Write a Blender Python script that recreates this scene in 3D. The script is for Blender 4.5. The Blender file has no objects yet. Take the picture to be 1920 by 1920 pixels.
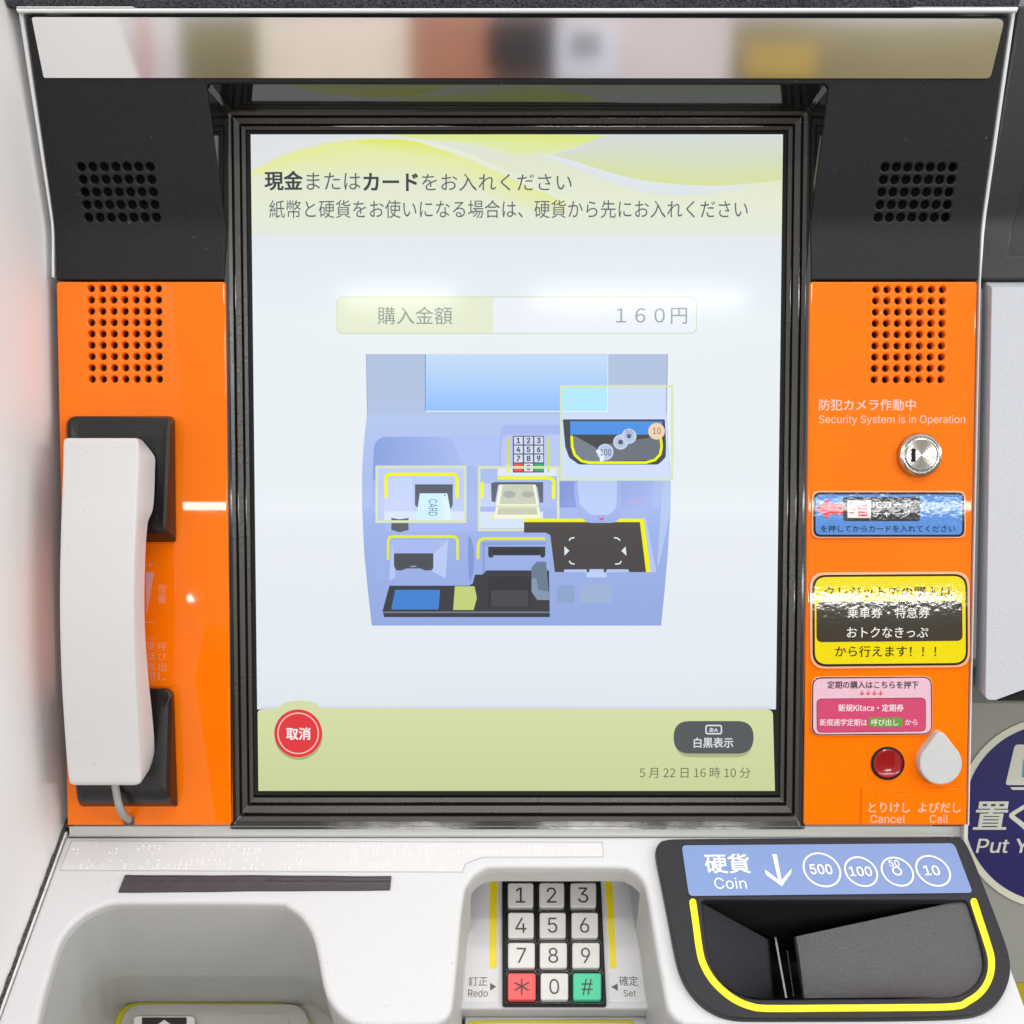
import bpy, bmesh, math, random
from math import radians, sin, cos, pi
from mathutils import Vector, Matrix
from mathutils.geometry import tessellate_polygon, delaunay_2d_cdt
random.seed(7)
S = bpy.context.scene
COL = S.collection

# ---------------------------------------------------------------- camera
FPX = 1920.0                     # focal length in photo pixels (photo is 1920 px wide)
D0 = 0.53                        # metres from the lens to the face of the machine
TILT = radians(2.7)              # lens axis against the normal of the machine face
REC = radians(33.3)              # the face leans back this much
ORG = Vector((0, 0, 1.15))
ts, tc = sin(TILT), cos(TILT)
cW = Vector((0, -ts, -tc)); cU = Vector((0, tc, -ts)); cR = Vector((1, 0, 0))
cP = -cW * D0
def lin(q):                      # face coordinates (u right, v up the face, n outwards) -> world direction
    return Vector((q[0], q[1]*sin(REC) - q[2]*cos(REC), q[1]*cos(REC) + q[2]*sin(REC)))
def W(q): return ORG + lin(q)
cam_d = bpy.data.cameras.new('camera'); cam = bpy.data.objects.new('camera', cam_d); COL.objects.link(cam)
cam_d.sensor_width = 36; cam_d.lens = 36 * FPX / 1920; cam_d.clip_start = 0.01; cam_d.clip_end = 60
r_, u_, b_ = lin(cR), lin(cU), lin(-cW); cp = W(cP)
cam.matrix_world = Matrix(((r_.x, u_.x, b_.x, cp.x), (r_.y, u_.y, b_.y, cp.y), (r_.z, u_.z, b_.z, cp.z), (0, 0, 0, 1)))
S.camera = cam
S.view_settings.view_transform = 'Standard'; S.view_settings.look = 'None'
S.view_settings.exposure = 0; S.view_settings.gamma = 1
S.cycles.use_denoising = True
S.cycles.max_bounces = 8; S.cycles.diffuse_bounces = 4; S.cycles.glossy_bounces = 4
S.cycles.sample_clamp_indirect = 4

# ---------------------------------------------------------------- projecting helpers
def ray(x, y): return cW + cR * ((x - 960) / FPX) + cU * ((960 - y) / FPX)
class Plane:
    def __init__(s, P, ex, ey):
        s.P = Vector(P); s.ex = Vector(ex).normalized(); s.ey = Vector(ey).normalized(); s.en = s.ex.cross(s.ey)
    def at(s, x, y, h=0):        # where the sight line of a photo pixel meets the plane raised by h: local 2D
        r = ray(x, y); P = s.P + s.en * h
        q = cP + r * ((P - cP).dot(s.en) / r.dot(s.en)) - P
        return (q.dot(s.ex), q.dot(s.ey))
    def q(s, a, b, h=0): return s.P + s.ex * a + s.ey * b + s.en * h
    def pt(s, a, b, h=0): return W(s.q(a, b, h))
FACE = Plane((0, 0, 0), (1, 0, 0), (0, 1, 0))
def on(x, y, n):                 # face coordinates of a pixel on the plane n
    a, b = FACE.at(x, y, n); return Vector((a, b, n))
def at_depth(x, y, d): return cP + ray(x, y) * d
def proj(q):
    d = Vector(q) - cP; z = d.dot(cW); return 960 + FPX*d.dot(cR)/z, 960 - FPX*d.dot(cU)/z
SCR = Plane((0, 0, -0.010), (1, 0, 0), (0, 1, 0))
VH = on(960, 425, 0).y           # line where the upper panel bends forward
BEND = radians(19)
TOP = Plane((0, VH, 0), (1, 0, 0), (0, cos(BEND), sin(BEND)))
A_D = radians(38.6)
DECK = Plane(on(960, 1570, -0.002) * 1.0, (1, 0, 0), (0, sin(A_D), -cos(A_D)))
DECK.P.x = 0
A_K = radians(46.1)
KP = Plane(at_depth(960, 1677, .567), (1, 0, 0), (0, sin(A_K), -cos(A_K)))
def down_to(q, d, ypx, kmax=.2): # travel from q along d until the point shows at photo row ypx
    lo, hi = 0, kmax
    for _ in range(40):
        m = (lo + hi) / 2
        if proj(q + d * m)[1] < ypx: lo = m
        else: hi = m
    return lo

# ---------------------------------------------------------------- light
world = bpy.data.worlds.new('World'); S.world = world; world.use_nodes = True
wn = world.node_tree; bg = wn.nodes['Background']
wtc = wn.nodes.new('ShaderNodeTexCoord'); wsx = wn.nodes.new('ShaderNodeSeparateXYZ'); wn.links.new(wtc.outputs['Generated'], wsx.inputs[0])
wmr = wn.nodes.new('ShaderNodeMapRange'); wmr.inputs[1].default_value = -.3; wmr.inputs[2].default_value = .9; wmr.inputs[3].default_value = .20; wmr.inputs[4].default_value = .70
wn.links.new(wsx.outputs['Z'], wmr.inputs[0]); wn.links.new(wmr.outputs[0], bg.inputs[1])
bg.inputs[0].default_value = (.98, .985, 1.0, 1)
CEIL = cp.z + 1.15
def strip_lamp(name, x0, x1, y, size, power, color=(1, .985, .965)):
    L = bpy.data.lights.new(name, 'AREA'); L.shape = 'RECTANGLE'; L.size = abs(x1 - x0); L.size_y = size
    L.energy = power; L.color = color
    o = bpy.data.objects.new(name, L); COL.objects.link(o); o.location = ((x0 + x1) / 2, y, CEIL)
    return o
def mirror_hit(x, y):            # where a ceiling row seen mirrored in the orange face at pixel (x,y) must hang
    p = on(x, y, 0); d = (p - cP); d.z = -d.z; dw = lin(d); pw = W(p)
    return pw + dw * ((CEIL - pw.z) / dw.z)
def shadow_from(p, q):           # ceiling point from which p throws its shadow on q
    pw, qw = W(p), W(q); d = pw - qw
    return pw + d * ((CEIL - pw.z) / d.z)
lip = DECK.q(*DECK.at(1040, 1624)); lip.x = .02
for i, (yy, pw) in enumerate(((1722, 10.5), (1778, 10))):
    k = KP.q(*KP.at(1040, yy)); k.x = .023
    h = shadow_from(lip, k)
    strip_lamp('fill_lamp', h.x - .8, h.x + 2.6, h.y, .06, pw)
r0 = mirror_hit(960, 557)
for xa, xb, pw in ((640, 850, 3.2), (1000, 1400, 6)):
    strip_lamp('fill_lamp', mirror_hit(xa, 557).x, mirror_hit(xb, 557).x, r0.y, .05, pw)
strip_lamp('fill_lamp', 1.7, 5.5, r0.y, .06, 72)  # added fill lamp off to the right, brightens the white partition
r1 = mirror_hit(960, 949); strip_lamp('fill_lamp', -3.2, 4.4, r1.y, .05, 36)
r2 = mirror_hit(960, 1122)
strip_lamp('fill_lamp', mirror_hit(-600, 1122).x, mirror_hit(366, 1122).x, r2.y, .05, 14)
strip_lamp('fill_lamp', mirror_hit(1490, 1122).x, mirror_hit(1800, 1122).x, r2.y, .05, 7)

# ---------------------------------------------------------------- materials
def hexc(h):
    if not isinstance(h, str): return tuple(h)
    h = h.lstrip('#'); o = []
    for i in (0, 2, 4):
        c = int(h[i:i+2], 16) / 255; o.append(c / 12.92 if c <= .04045 else ((c + .055) / 1.055) ** 2.4)
    return tuple(o)
def mat(name, base=(.5, .5, .5), rough=.5, metal=0, bump=None, speck=None, tint=False, coat=0, emit=None, spec=.5, aniso=None, dust=None, smudge=None):
    m = bpy.data.materials.new(name); m.use_nodes = True; nt = m.node_tree; P = nt.nodes['Principled BSDF']
    base = hexc(base)
    P.inputs['Base Color'].default_value = (*base, 1); P.inputs['Roughness'].default_value = rough
    P.inputs['Metallic'].default_value = metal; P.inputs['Specular IOR Level'].default_value = spec
    P.inputs['Coat Weight'].default_value = coat; P.inputs['Coat Roughness'].default_value = .04
    src = None
    if tint or emit:
        a = nt.nodes.new('ShaderNodeAttribute'); a.attribute_name = 'tint'; src = a.outputs['Color']
    if emit:
        P.inputs['Base Color'].default_value = (.01, .01, .01, 1)
        nt.links.new(src, P.inputs['Emission Color']); P.inputs['Emission Strength'].default_value = emit; src = None
    tco = nt.nodes.new('ShaderNodeTexCoord')
    if speck:                    # (scale, amount): fine variation of the base colour, as in moulded plastic
        n = nt.nodes.new('ShaderNodeTexNoise'); n.inputs['Scale'].default_value = speck[0]; n.inputs['Detail'].default_value = 4
        nt.links.new(tco.outputs['Object'], n.inputs['Vector'])
        mr = nt.nodes.new('ShaderNodeMapRange'); mr.inputs[1].default_value = .3; mr.inputs[2].default_value = .7
        mr.inputs[3].default_value = 1 - speck[1]; mr.inputs[4].default_value = 1 + speck[1]
        nt.links.new(n.outputs['Fac'], mr.inputs[0])
        mx = nt.nodes.new('ShaderNodeVectorMath'); mx.operation = 'SCALE'
        if src: nt.links.new(src, mx.inputs[0])
        else: mx.inputs[0].default_value = base
        nt.links.new(mr.outputs[0], mx.inputs['Scale']); src = mx.outputs[0]
    if dust:                     # (scale, share of cells, colour): sparse grains of dust and tiny nicks
        v = nt.nodes.new('ShaderNodeTexVoronoi'); v.inputs['Scale'].default_value = dust[0]
        nt.links.new(tco.outputs['Object'], v.inputs['Vector'])
        sp = nt.nodes.new('ShaderNodeSeparateColor'); nt.links.new(v.outputs['Color'], sp.inputs[0])
        rad = nt.nodes.new('ShaderNodeMath'); rad.operation = 'MULTIPLY'; rad.inputs[1].default_value = .16; nt.links.new(sp.outputs[0], rad.inputs[0])
        lt = nt.nodes.new('ShaderNodeMath'); lt.operation = 'LESS_THAN'; nt.links.new(v.outputs['Distance'], lt.inputs[0]); nt.links.new(rad.outputs[0], lt.inputs[1])
        pick = nt.nodes.new('ShaderNodeMath'); pick.operation = 'LESS_THAN'; pick.inputs[1].default_value = dust[1] * .25; nt.links.new(sp.outputs[1], pick.inputs[0])
        an = nt.nodes.new('ShaderNodeMath'); an.operation = 'MULTIPLY'; nt.links.new(lt.outputs[0], an.inputs[0]); nt.links.new(pick.outputs[0], an.inputs[1])
        mxd = nt.nodes.new('ShaderNodeMix'); mxd.data_type = 'RGBA'; nt.links.new(an.outputs[0], mxd.inputs[0])
        if src: nt.links.new(src, mxd.inputs[6])
        else: mxd.inputs[6].default_value = (*base, 1)
        mxd.inputs[7].default_value = (*dust[2], 1); src = mxd.outputs[2]
    if smudge:                   # roughness wanders as on a handled surface
        n2 = nt.nodes.new('ShaderNodeTexNoise'); n2.inputs['Scale'].default_value = 22; n2.inputs['Detail'].default_value = 6; n2.inputs['Roughness'].default_value = .7
        nt.links.new(tco.outputs['Object'], n2.inputs['Vector'])
        m2 = nt.nodes.new('ShaderNodeMapRange'); m2.inputs[1].default_value = .35; m2.inputs[2].default_value = .7; m2.inputs[3].default_value = smudge[0]; m2.inputs[4].default_value = smudge[1]
        nt.links.new(n2.outputs['Fac'], m2.inputs[0]); nt.links.new(m2.outputs[0], P.inputs['Roughness'])
    if src: nt.links.new(src, P.inputs['Base Color'])
    if bump:                     # (scale, strength, distance)
        n = nt.nodes.new('ShaderNodeTexNoise'); n.inputs['Scale'].default_value = bump[0]; n.inputs['Detail'].default_value = 2
        nt.links.new(tco.outputs['Object'], n.inputs['Vector'])
        b = nt.nodes.new('ShaderNodeBump'); b.inputs['Strength'].default_value = bump[1]; b.inputs['Distance'].default_value = bump[2]
        nt.links.new(n.outputs['Fac'], b.inputs['Height']); nt.links.new(b.outputs[0], P.inputs['Normal'])
    if aniso is not None: P.inputs['Anisotropic'].default_value = aniso
    return m
M = dict(
    orange=mat('orange_acrylic', (.98, .185, .0005), .03, spec=.36, smudge=(.012, .045), speck=(16, .045)),
    black=mat('black_moulded_plastic', (.0095, .009, .010), .48, bump=(2600, .35, .0004), speck=(900, .35), spec=.32, dust=(300, .55, (.10, .10, .10))),
    gloss=mat('gloss_black_plastic', (.012, .0115, .011), .07, bump=(90, .02, .001), spec=.9, smudge=(.05, .13)),
    ridge_sheen=mat('satin_plastic_painted_sheen', (.050, .045, .040), .18, spec=.6, smudge=(.22, .36)),  # lighter base carries the reflections on the bezel ridges
    hopper=mat('grained_black_plastic', (.017, .0175, .024), .42, bump=(2300, .8, .0006)),
    chute=mat('grained_plastic_lit_tone', (.092, .091, .096), .29, bump=(1600, .7, .0005), speck=(1300, .22)),  # the hopper's black plastic, lamp sheen put into a lighter base
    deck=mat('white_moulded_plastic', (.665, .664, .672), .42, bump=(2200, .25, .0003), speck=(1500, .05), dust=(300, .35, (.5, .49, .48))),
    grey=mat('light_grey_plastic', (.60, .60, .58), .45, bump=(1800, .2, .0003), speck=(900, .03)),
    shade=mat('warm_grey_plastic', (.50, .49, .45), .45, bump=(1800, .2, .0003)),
    handset=mat('white_handset_plastic', (.665, .655, .655), .38, bump=(900, .05, .0003), dust=(420, .5, (.45, .43, .42))),
    cradle=mat('black_cradle_plastic', (.0065, .006, .006), .34, bump=(900, .4, .0005)),
    screen=mat('display_pixels', rough=.10, emit=1.01, spec=.075),
    print_=mat('printed_ink', rough=.35, tint=True),
    lam=mat('laminated_print', rough=.4, tint=True, coat=.75, speck=(500, .04), spec=.1),
    film=mat('clear_laminate_edge', (.95, .42, .22), .12, coat=1),
    steel=mat('turned_steel', (.52, .50, .46), .2, 1),
    alu=mat('silver_trim', (.80, .82, .82), .40, 0),
    mirror=mat('mirror_glass', (.93, .93, .93), .072, 1),
    void=mat('dark_interior', (.004, .004, .004), .8),
    hole=mat('speaker_cloth', (.012, .011, .010), .8),
    red=mat('red_translucent_plastic', (.30, .002, .006), .12, coat=.6),
    tear=mat('pale_grey_button', (.56, .57, .57), .45, bump=(2500, .3, .0003)),
    key=mat('key_plastic', rough=.4, tint=True, bump=(1500, .08, .0003)),
    wall=mat('white_partition', (.93, .91, .905), .36, bump=(25, .04, .004), spec=.13),
    foam=mat('fuzzy_seal', (.10, .085, .07), .95, bump=(900, 1, .003), speck=(700, .6)),
    carpet=mat('charcoal_pile', (.085, .085, .100), .95, bump=(900, 1, .004), speck=(900, .8)),
    nblack=mat('black_painted_metal', (.022, .022, .026), .35, bump=(1500, .15, .0003), speck=(500, .15)),
    nwhite=mat('pale_painted_metal', (.53, .55, .60), .40, bump=(700, .25, .0005), speck=(600, .03)),
    ngrey=mat('greenish_grey_paint', (.265, .265, .235), .5, bump=(900, .1, .0004)),
    navy=mat('printed_vinyl', rough=.4, tint=True),
    cord=mat('grey_cord', (.36, .355, .35), .5),
    rail=mat('white_rail', (.86, .87, .87), .3),
    dull=mat('worn_steel', (.30, .30, .29), .5, .8),
    dot=mat('white_braille_ink', (.82, .82, .82), .3),
    tape=mat('dark_tape', (.055, .042, .050), .42, bump=(240, .5, .0008)),
    clear=mat('clear_sticker', (.70, .69, .695), .30, speck=(1500, .03)),
)
# wavy reflections of the laminating film over the paper labels
for k in ('lam',):
    nt = M[k].node_tree; P = nt.nodes['Principled BSDF']
    tco = nt.nodes.new('ShaderNodeTexCoord'); n = nt.nodes.new('ShaderNodeTexNoise')
    n.inputs['Scale'].default_value = 400; n.inputs['Detail'].default_value = 2
    nt.links.new(tco.outputs['Object'], n.inputs['Vector'])
    b = nt.nodes.new('ShaderNodeBump'); b.inputs['Strength'].default_value = 1; b.inputs['Distance'].default_value = .000017
    nt.links.new(n.outputs['Fac'], b.inputs['Height']); nt.links.new(b.outputs[0], P.inputs['Coat Normal'])

# ---------------------------------------------------------------- shapes
def rp(pts, r, seg=7):           # polygon with rounded corners (r: one radius or one per corner)
    out = []; n = len(pts)
    rs = r if isinstance(r, (list, tuple)) else [r] * n
    for i in range(n):
        p = Vector(pts[i]); a = Vector(pts[i-1]); c = Vector(pts[(i+1) % n]); rr = rs[i]
        if rr <= 0: out.append(tuple(p)); continue
        d1 = (a - p); d2 = (c - p); l1, l2 = d1.length, d2.length; d1 /= l1; d2 /= l2
        ang = math.acos(max(-1, min(1, d1.dot(d2)))); t = rr / math.tan(ang / 2); t = min(t, l1 * .49, l2 * .49)
        p1 = p + d1 * t; p2 = p + d2 * t
        for k in range(seg + 1):
            f = k / seg; q = p1 * (1-f)**2 + p * 2*f*(1-f) * 1.0 + p2 * f*f
            # pull the quadratic towards the true arc
            out.append((q.x, q.y))
    return out
def rrect(x0, y0, x1, y1, r, seg=7): return rp([(x0, y0), (x1, y0), (x1, y1), (x0, y1)], r, seg)
def circ(x, y, r, n=32, ry=None): return [(x + r*cos(2*pi*k/n), y + (ry or r)*sin(2*pi*k/n)) for k in range(n)]
def smooth(pts, k=6, closed=False):
    out = []; n = len(pts)
    for i in range(n if closed else n - 1):
        g = lambda j: Vector(pts[j % n]) if closed else Vector(pts[max(0, min(n-1, j))])
        p0, p1, p2, p3 = g(i-1), g(i), g(i+1), g(i+2)
        for s in range(k):
            t = s / k
            q = .5 * (2*p1 + (p2-p0)*t + (2*p0-5*p1+4*p2-p3)*t*t + (3*p1-p0-3*p2+p3)*t**3)
            out.append(tuple(q))
    if not closed: out.append(tuple(pts[-1]))
    return out
def band(pts, w, cap=True):      # outline of a stripe of width w along a polyline
    L, R = [], []; n = len(pts)
    for i in range(n):
        a = Vector(pts[max(0, i-1)]); c = Vector(pts[min(n-1, i+1)]); d = (c - a).normalized(); q = Vector((-d.y, d.x)) * w/2
        p = Vector(pts[i]); L.append(tuple(p + q)); R.append(tuple(p - q))
    def arc(p, frm):
        p = Vector(p); d = Vector(frm) - p; return [tuple(p + Matrix.Rotation(-pi*k/8, 2) @ d) for k in range(1, 8)]
    if cap: return L + arc(pts[-1], L[-1]) + R[::-1] + arc(pts[0], R[0])
    return L + R[::-1]
def opath(pts, r=2.5):           # open path with rounded corners
    q = rp(pts, [0] + [r]*(len(pts)-2) + [0], 4); return q
def chaikin(p, it=2):
    for _ in range(it):
        o = []
        for i in range(len(p)):
            a, c = Vector(p[i]), Vector(p[(i+1) % len(p)]); o += [tuple(a*.75 + c*.25), tuple(a*.25 + c*.75)]
        p = o
    return p
def loc(pl, pts, h=0): return [pl.at(x, y, h) for x, y in pts]
def area2(p): return sum(p[i-1][0]*p[i][1] - p[i][0]*p[i-1][1] for i in range(len(p)))

import os
try: SANS = bpy.data.fonts.load(os.path.join(bpy.utils.resource_path('LOCAL'), 'datafiles', 'fonts', 'Inter.woff2'))
except Exception: SANS = None
try: CJK = bpy.data.fonts.load(os.path.join(bpy.utils.resource_path('LOCAL'), 'datafiles', 'fonts', 'Noto Sans CJK Regular.woff2'))
except Exception: CJK = None
_txt = {}
def text_mesh(s, bold=0.0):
    key = (s, bold)
    if key not in _txt:
        cu = bpy.data.curves.new('t', 'FONT'); cu.body = s
        if SANS and s.isascii(): cu.font = SANS
        elif CJK and any('0' <= c_ <= 'z' for c_ in s) and len(s) > 8: cu.font = CJK   # mixed writing in one face
        cu.size = 100; cu.offset = bold * 100; cu.resolution_u = 3; own = SANS is not None and s.isascii(); cu.fill_mode = 'NONE' if own else 'FRONT'
        ob = bpy.data.objects.new('t', cu); COL.objects.link(ob)
        me = bpy.data.meshes.new_from_object(ob)
        vs = [(v.co.x, v.co.y) for v in me.vertices]; fs = [tuple(p.vertices) for p in me.polygons]; lift = [0.0] * len(vs)
        if own:                                              # contours that overlap are filled one by one
            eds = [tuple(ed.vertices) for ed in me.edges]; nxt = {}
            for a_, b_2 in eds: nxt.setdefault(a_, []).append(b_2); nxt.setdefault(b_2, []).append(a_)
            seen = set(); dirs = []
            for st_ in range(len(vs)):
                if st_ in seen or st_ not in nxt: continue
                lp = [st_]; seen.add(st_); cur = st_ + 1 if st_ + 1 in nxt[st_] else nxt[st_][0]
                while cur not in seen:
                    lp.append(cur); seen.add(cur); cur = next((q for q in nxt[cur] if q not in seen), st_)
                dirs += list(zip(lp, lp[1:] + lp[:1]))
            cv, ce, cf, *_ = delaunay_2d_cdt([Vector(v) for v in vs], dirs, [], 0, 1e-4)
            fs = []
            for f in cf:
                px_, py_ = sum(cv[q].x for q in f)/len(f), sum(cv[q].y for q in f)/len(f); wn_ = 0
                for a_, b_2 in dirs:
                    (xa, ya), (xb, yb) = vs[a_], vs[b_2]
                    if (ya <= py_) != (yb <= py_) and (xb - xa)*(py_ - ya)/(yb - ya) + xa > px_: wn_ += 1 if yb > ya else -1
                if wn_ != 0: fs.append(tuple(f))
            vs = [(v.x, v.y) for v in cv]; lift = [0.0] * len(vs)
        fs = [f if area2([vs[i] for i in f]) > 0 else f[::-1] for f in fs]
        bpy.data.objects.remove(ob); bpy.data.curves.remove(cu); bpy.data.meshes.remove(me)
        _txt[key] = (vs, fs, min(v[0] for v in vs), min(v[1] for v in vs), max(v[0] for v in vs), max(v[1] for v in vs), lift)
    return _txt[key]
EPS = .0001
class MB:
    def __init__(s): s.v = []; s.f = []; s.c = []; s.m = []; s.mats = []
    def mi(s, m):
        if m not in s.mats: s.mats.append(m)
        return s.mats.index(m)
    def add(s, verts, faces, m, col=(.5, .5, .5)):
        b = len(s.v); s.v += [Vector(v) for v in verts]; k = s.mi(m); col = hexc(col) if not isinstance(col, list) else col
        for f in faces:
            s.f.append(tuple(i + b for i in f)); s.m.append(k)
            s.c.append([col[i] for i in f] if isinstance(col, list) else [col] * len(f))
    def poly(s, pl, pts, m, col=(.5, .5, .5), h=0):          # flat sheet, outline given in photo pixels
        p2 = loc(pl, pts, h)
        if area2(p2) < 0: p2 = p2[::-1]; pts = pts[::-1]
        tri = tessellate_polygon([[Vector((a, b, 0)) for a, b in p2]])
        tri = [t if area2([p2[i] for i in t]) > 0 else t[::-1] for t in tri]
        cc = [hexc(col(x, y)) for x, y in pts] if callable(col) else col
        s.add([pl.pt(a, b, h) for a, b in p2], tri, m, cc)
    def grad(s, pl, top, bot, c0, c1, m, h=0, n=1):          # sheet between two edges, colour running from one to the other
        k = len(top); V = []; C = []; F = []; c0 = hexc(c0); c1 = hexc(c1)
        for j in range(n + 1):
            t = j / n
            for a, b in zip(top, bot):
                x, y = a[0]*(1-t) + b[0]*t, a[1]*(1-t) + b[1]*t
                q = pl.at(x, y, h); V.append(pl.pt(*q, h)); C.append(tuple(c0[i]*(1-t) + c1[i]*t for i in range(3)))
        for j in range(n):
            for i in range(k - 1): F.append((j*k+i, (j+1)*k+i, (j+1)*k+i+1, j*k+i+1))
        s.add(V, F, m, C)
    def solid(s, pl, loops, h0, h1, m, col=(.5, .5, .5), bev=0, res=2, metric=False, hp=None, fn=None, cuts=()):
        hp = h1 if hp is None else hp
        if h0 == 0 and h1 > 0: h0 = -.0002                   # set into the surface below, never flush with it
        L = loops if metric else [loc(pl, l, hp) for l in loops]
        K = 1000.0; RG = []; zt_, zb_ = (h1 - h0)/2*K, -(h1 - h0)/2*K; bv = min(bev, (h1 - h0)*.9)*K; N = res + 2 if bev else 0
        for i, l in enumerate(L):
            l = [Vector((q[0]*K, q[1]*K)) for q in l]
            l = [q for k, q in enumerate(l) if (q - l[k-1]).length > 2e-3]
            a = sum(l[k-1].x*l[k].y - l[k].x*l[k-1].y for k in range(len(l)))
            if (i == 0) != (a > 0): l = l[::-1]              # outer loop one way round, holes the other
            n = []
            for k in range(len(l)):
                d1 = (l[k] - l[k-1]).normalized(); d2 = (l[(k+1) % len(l)] - l[k]).normalized(); m_ = Vector((-d1.y - d2.y, d1.x + d2.x))
                m_ = m_.normalized() if m_.length > 1e-6 else Vector((-d1.y, d1.x)); n.append(m_ / max(.55, m_.dot(Vector((-d1.y, d1.x)))))
            rg = [[(q.x, q.y, zb_) for q in l]]
            if bv: rg += [[(q.x + w.x*bv*(1 - cos(t)), q.y + w.y*bv*(1 - cos(t)), zt_ - bv + bv*sin(t)) for q, w in zip(l, n)] for t in [pi/2*k/N for k in range(N + 1)]]
            else: rg += [[(q.x, q.y, zt_) for q in l]]
            RG.append(rg)
        bm = bmesh.new(); tops = []
        for rg in RG:
            vv = [[bm.verts.new(c) for c in r] for r in rg]; m_ = len(vv[0])
            for ra_, rb_ in zip(vv, vv[1:]):
                for k in range(m_): bm.faces.new((ra_[k], ra_[(k+1) % m_], rb_[(k+1) % m_], rb_[k]))
            tops.append(vv[-1])
        def cap(loops_, z, flip):
            P2 = []; E2 = []
            for l in loops_:
                o_ = len(P2); P2 += [Vector((q[0], q[1])) for q in l]; E2 += [(o_ + k, o_ + (k+1) % len(l)) for k in range(len(l))]
            cv, ce, cf, *_ = delaunay_2d_cdt(P2, E2, [], 0, 1e-4); nv = [bm.verts.new((q.x, q.y, z)) for q in cv]
            for f in cf:
                x_, y_ = sum(cv[q].x for q in f)/3, sum(cv[q].y for q in f)/3; odd = False
                for a_, b_2 in E2:
                    A_, B_ = P2[a_], P2[b_2]
                    if (A_.y <= y_) != (B_.y <= y_) and (B_.x - A_.x)*(y_ - A_.y)/(B_.y - A_.y) + A_.x > x_: odd = not odd
                if odd:
                    try: bm.faces.new([nv[q] for q in (f[::-1] if flip else f)])
                    except ValueError: pass
        cap([[v.co for v in t] for t in tops], zt_, False)
        if len(L) == 1: cap([rg[0] for rg in RG], zb_, True)
        bmesh.ops.remove_doubles(bm, verts=bm.verts, dist=1e-3)
        for cval in cuts:
            bmesh.ops.bisect_plane(bm, geom=bm.verts[:] + bm.edges[:] + bm.faces[:], plane_co=(0, cval*1000, 0), plane_no=(0, 1, 0))
        bm.normal_update()
        bm.verts.index_update(); fn = fn or pl.pt; zc = (h0 + h1) / 2
        s.add([fn(v.co.x/1000, v.co.y/1000, v.co.z/1000 + zc) for v in bm.verts], [tuple(v.index for v in f.verts) for f in bm.faces], m, col)
        bm.free()
    def text(s, pl, t, x0, y0, x1, y1, m, col, h=EPS, bold=0.0, cx=None, rot=0, wx=1.0, slant=0, sh=(0, 0)):
        if bold > .0045:
            k = bold * 1.15
            for i_, (dx, dy) in enumerate(((-1, -.7), (1, -.7), (-1, .7), (1, .7), (0, 0))):
                s.text(pl, t, x0, y0, x1, y1, m, col, h + i_*.000008, 0, cx, rot, wx, slant, (dx*k*100, dy*k*100))
            return
        vs, fs, a0, b0, a1, b1, lift = text_mesh(t, 0)
        if cx is not None:                                   # natural width, centred on cx
            bl = pl.at(cx, y1, h); tp = pl.at(cx, y0, h); hh = tp[1] - bl[1]; sc = hh / (b1 - b0); w = (a1 - a0) * sc * wx; bl = (bl[0] - w/2, bl[1])
        else:
            bl = pl.at(x0, y1, h); br = pl.at(x1, y1, h); w = br[0] - bl[0]; hh = pl.at(x0, y0, h)[1] - bl[1]
        P = []
        for (a, b), lf in zip(vs, lift):
            fx, fy = (a + sh[0] - a0) / (a1 - a0), (b + sh[1] - b0) / (b1 - b0)
            if rot == -90: fx, fy = fy, 1 - fx
            P.append(pl.pt(bl[0] + fx * w + slant * fy * hh, bl[1] + fy * hh, h + lf))
        s.add(P, fs, m, col)
    def loft(s, rings, m, col=(.5, .5, .5), caps=True, closed=True):   # rings of world points
        n = len(rings[0]); V = [p for r in rings for p in r]; F = []
        for j in range(len(rings) - 1):
            for i in range(n if closed else n - 1):
                i2 = (i + 1) % n; F.append((j*n+i, j*n+i2, (j+1)*n+i2, (j+1)*n+i))
        if caps: F.append(tuple(range(n))[::-1]); F.append(tuple((len(rings)-1)*n + i for i in range(n)))
        s.add(V, F, m, col)
    def dome(s, pl, a, b, r, hh, m, col=(.5, .5, .5), n=7, h=0):
        R = [[pl.pt(a + r*q*cos(2*pi*k/n), b + r*q*sin(2*pi*k/n), h + hh*z) for k in range(n)] for q, z in ((1, 0), (.75, .6), (.3, .95))]
        s.loft(R, m, col)
    def build(s, name, parent=None, smooth=True, label=None):
        me = bpy.data.meshes.new(name); org = parent.matrix_world.translation.copy() if parent else Vector((0, 0, 0))
        me.from_pydata([v - org for v in s.v], [], s.f)
        for m in s.mats: me.materials.append(m)
        me.polygons.foreach_set('material_index', s.m)
        at = me.color_attributes.new('tint', 'FLOAT_COLOR', 'CORNER'); flat = []
        for c in s.c:
            for q in c: flat += [q[0], q[1], q[2], 1.0]
        at.data.foreach_set('color', flat)
        me.validate(); me.update()
        if smooth: me.shade_smooth(); me.set_sharp_from_angle(angle=radians(38))
        o = bpy.data.objects.new(name, me); COL.objects.link(o)
        if smooth:
            w = o.modifiers.new('weighted', 'WEIGHTED_NORMAL'); w.keep_sharp = True; w.weight = 100
        if parent: set_parent(o, parent)
        if label: o['label'] = label
        return o
def set_parent(o, p):
    # every part keeps its thing's base as its own origin
    root = p
    while root.parent: root = root.parent
    o.parent = p
    if p.parent: o.location = (0, 0, 0)
ROOTS = {}
def thing(name, label, cat, base, group=None):
    o = bpy.data.objects.new(name, None); COL.objects.link(o); o.location = base; o.empty_display_size = .05
    o['label'] = label; o['category'] = cat
    if group: o['group'] = group
    o.matrix_world = Matrix.Translation(base)
    return o
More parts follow.
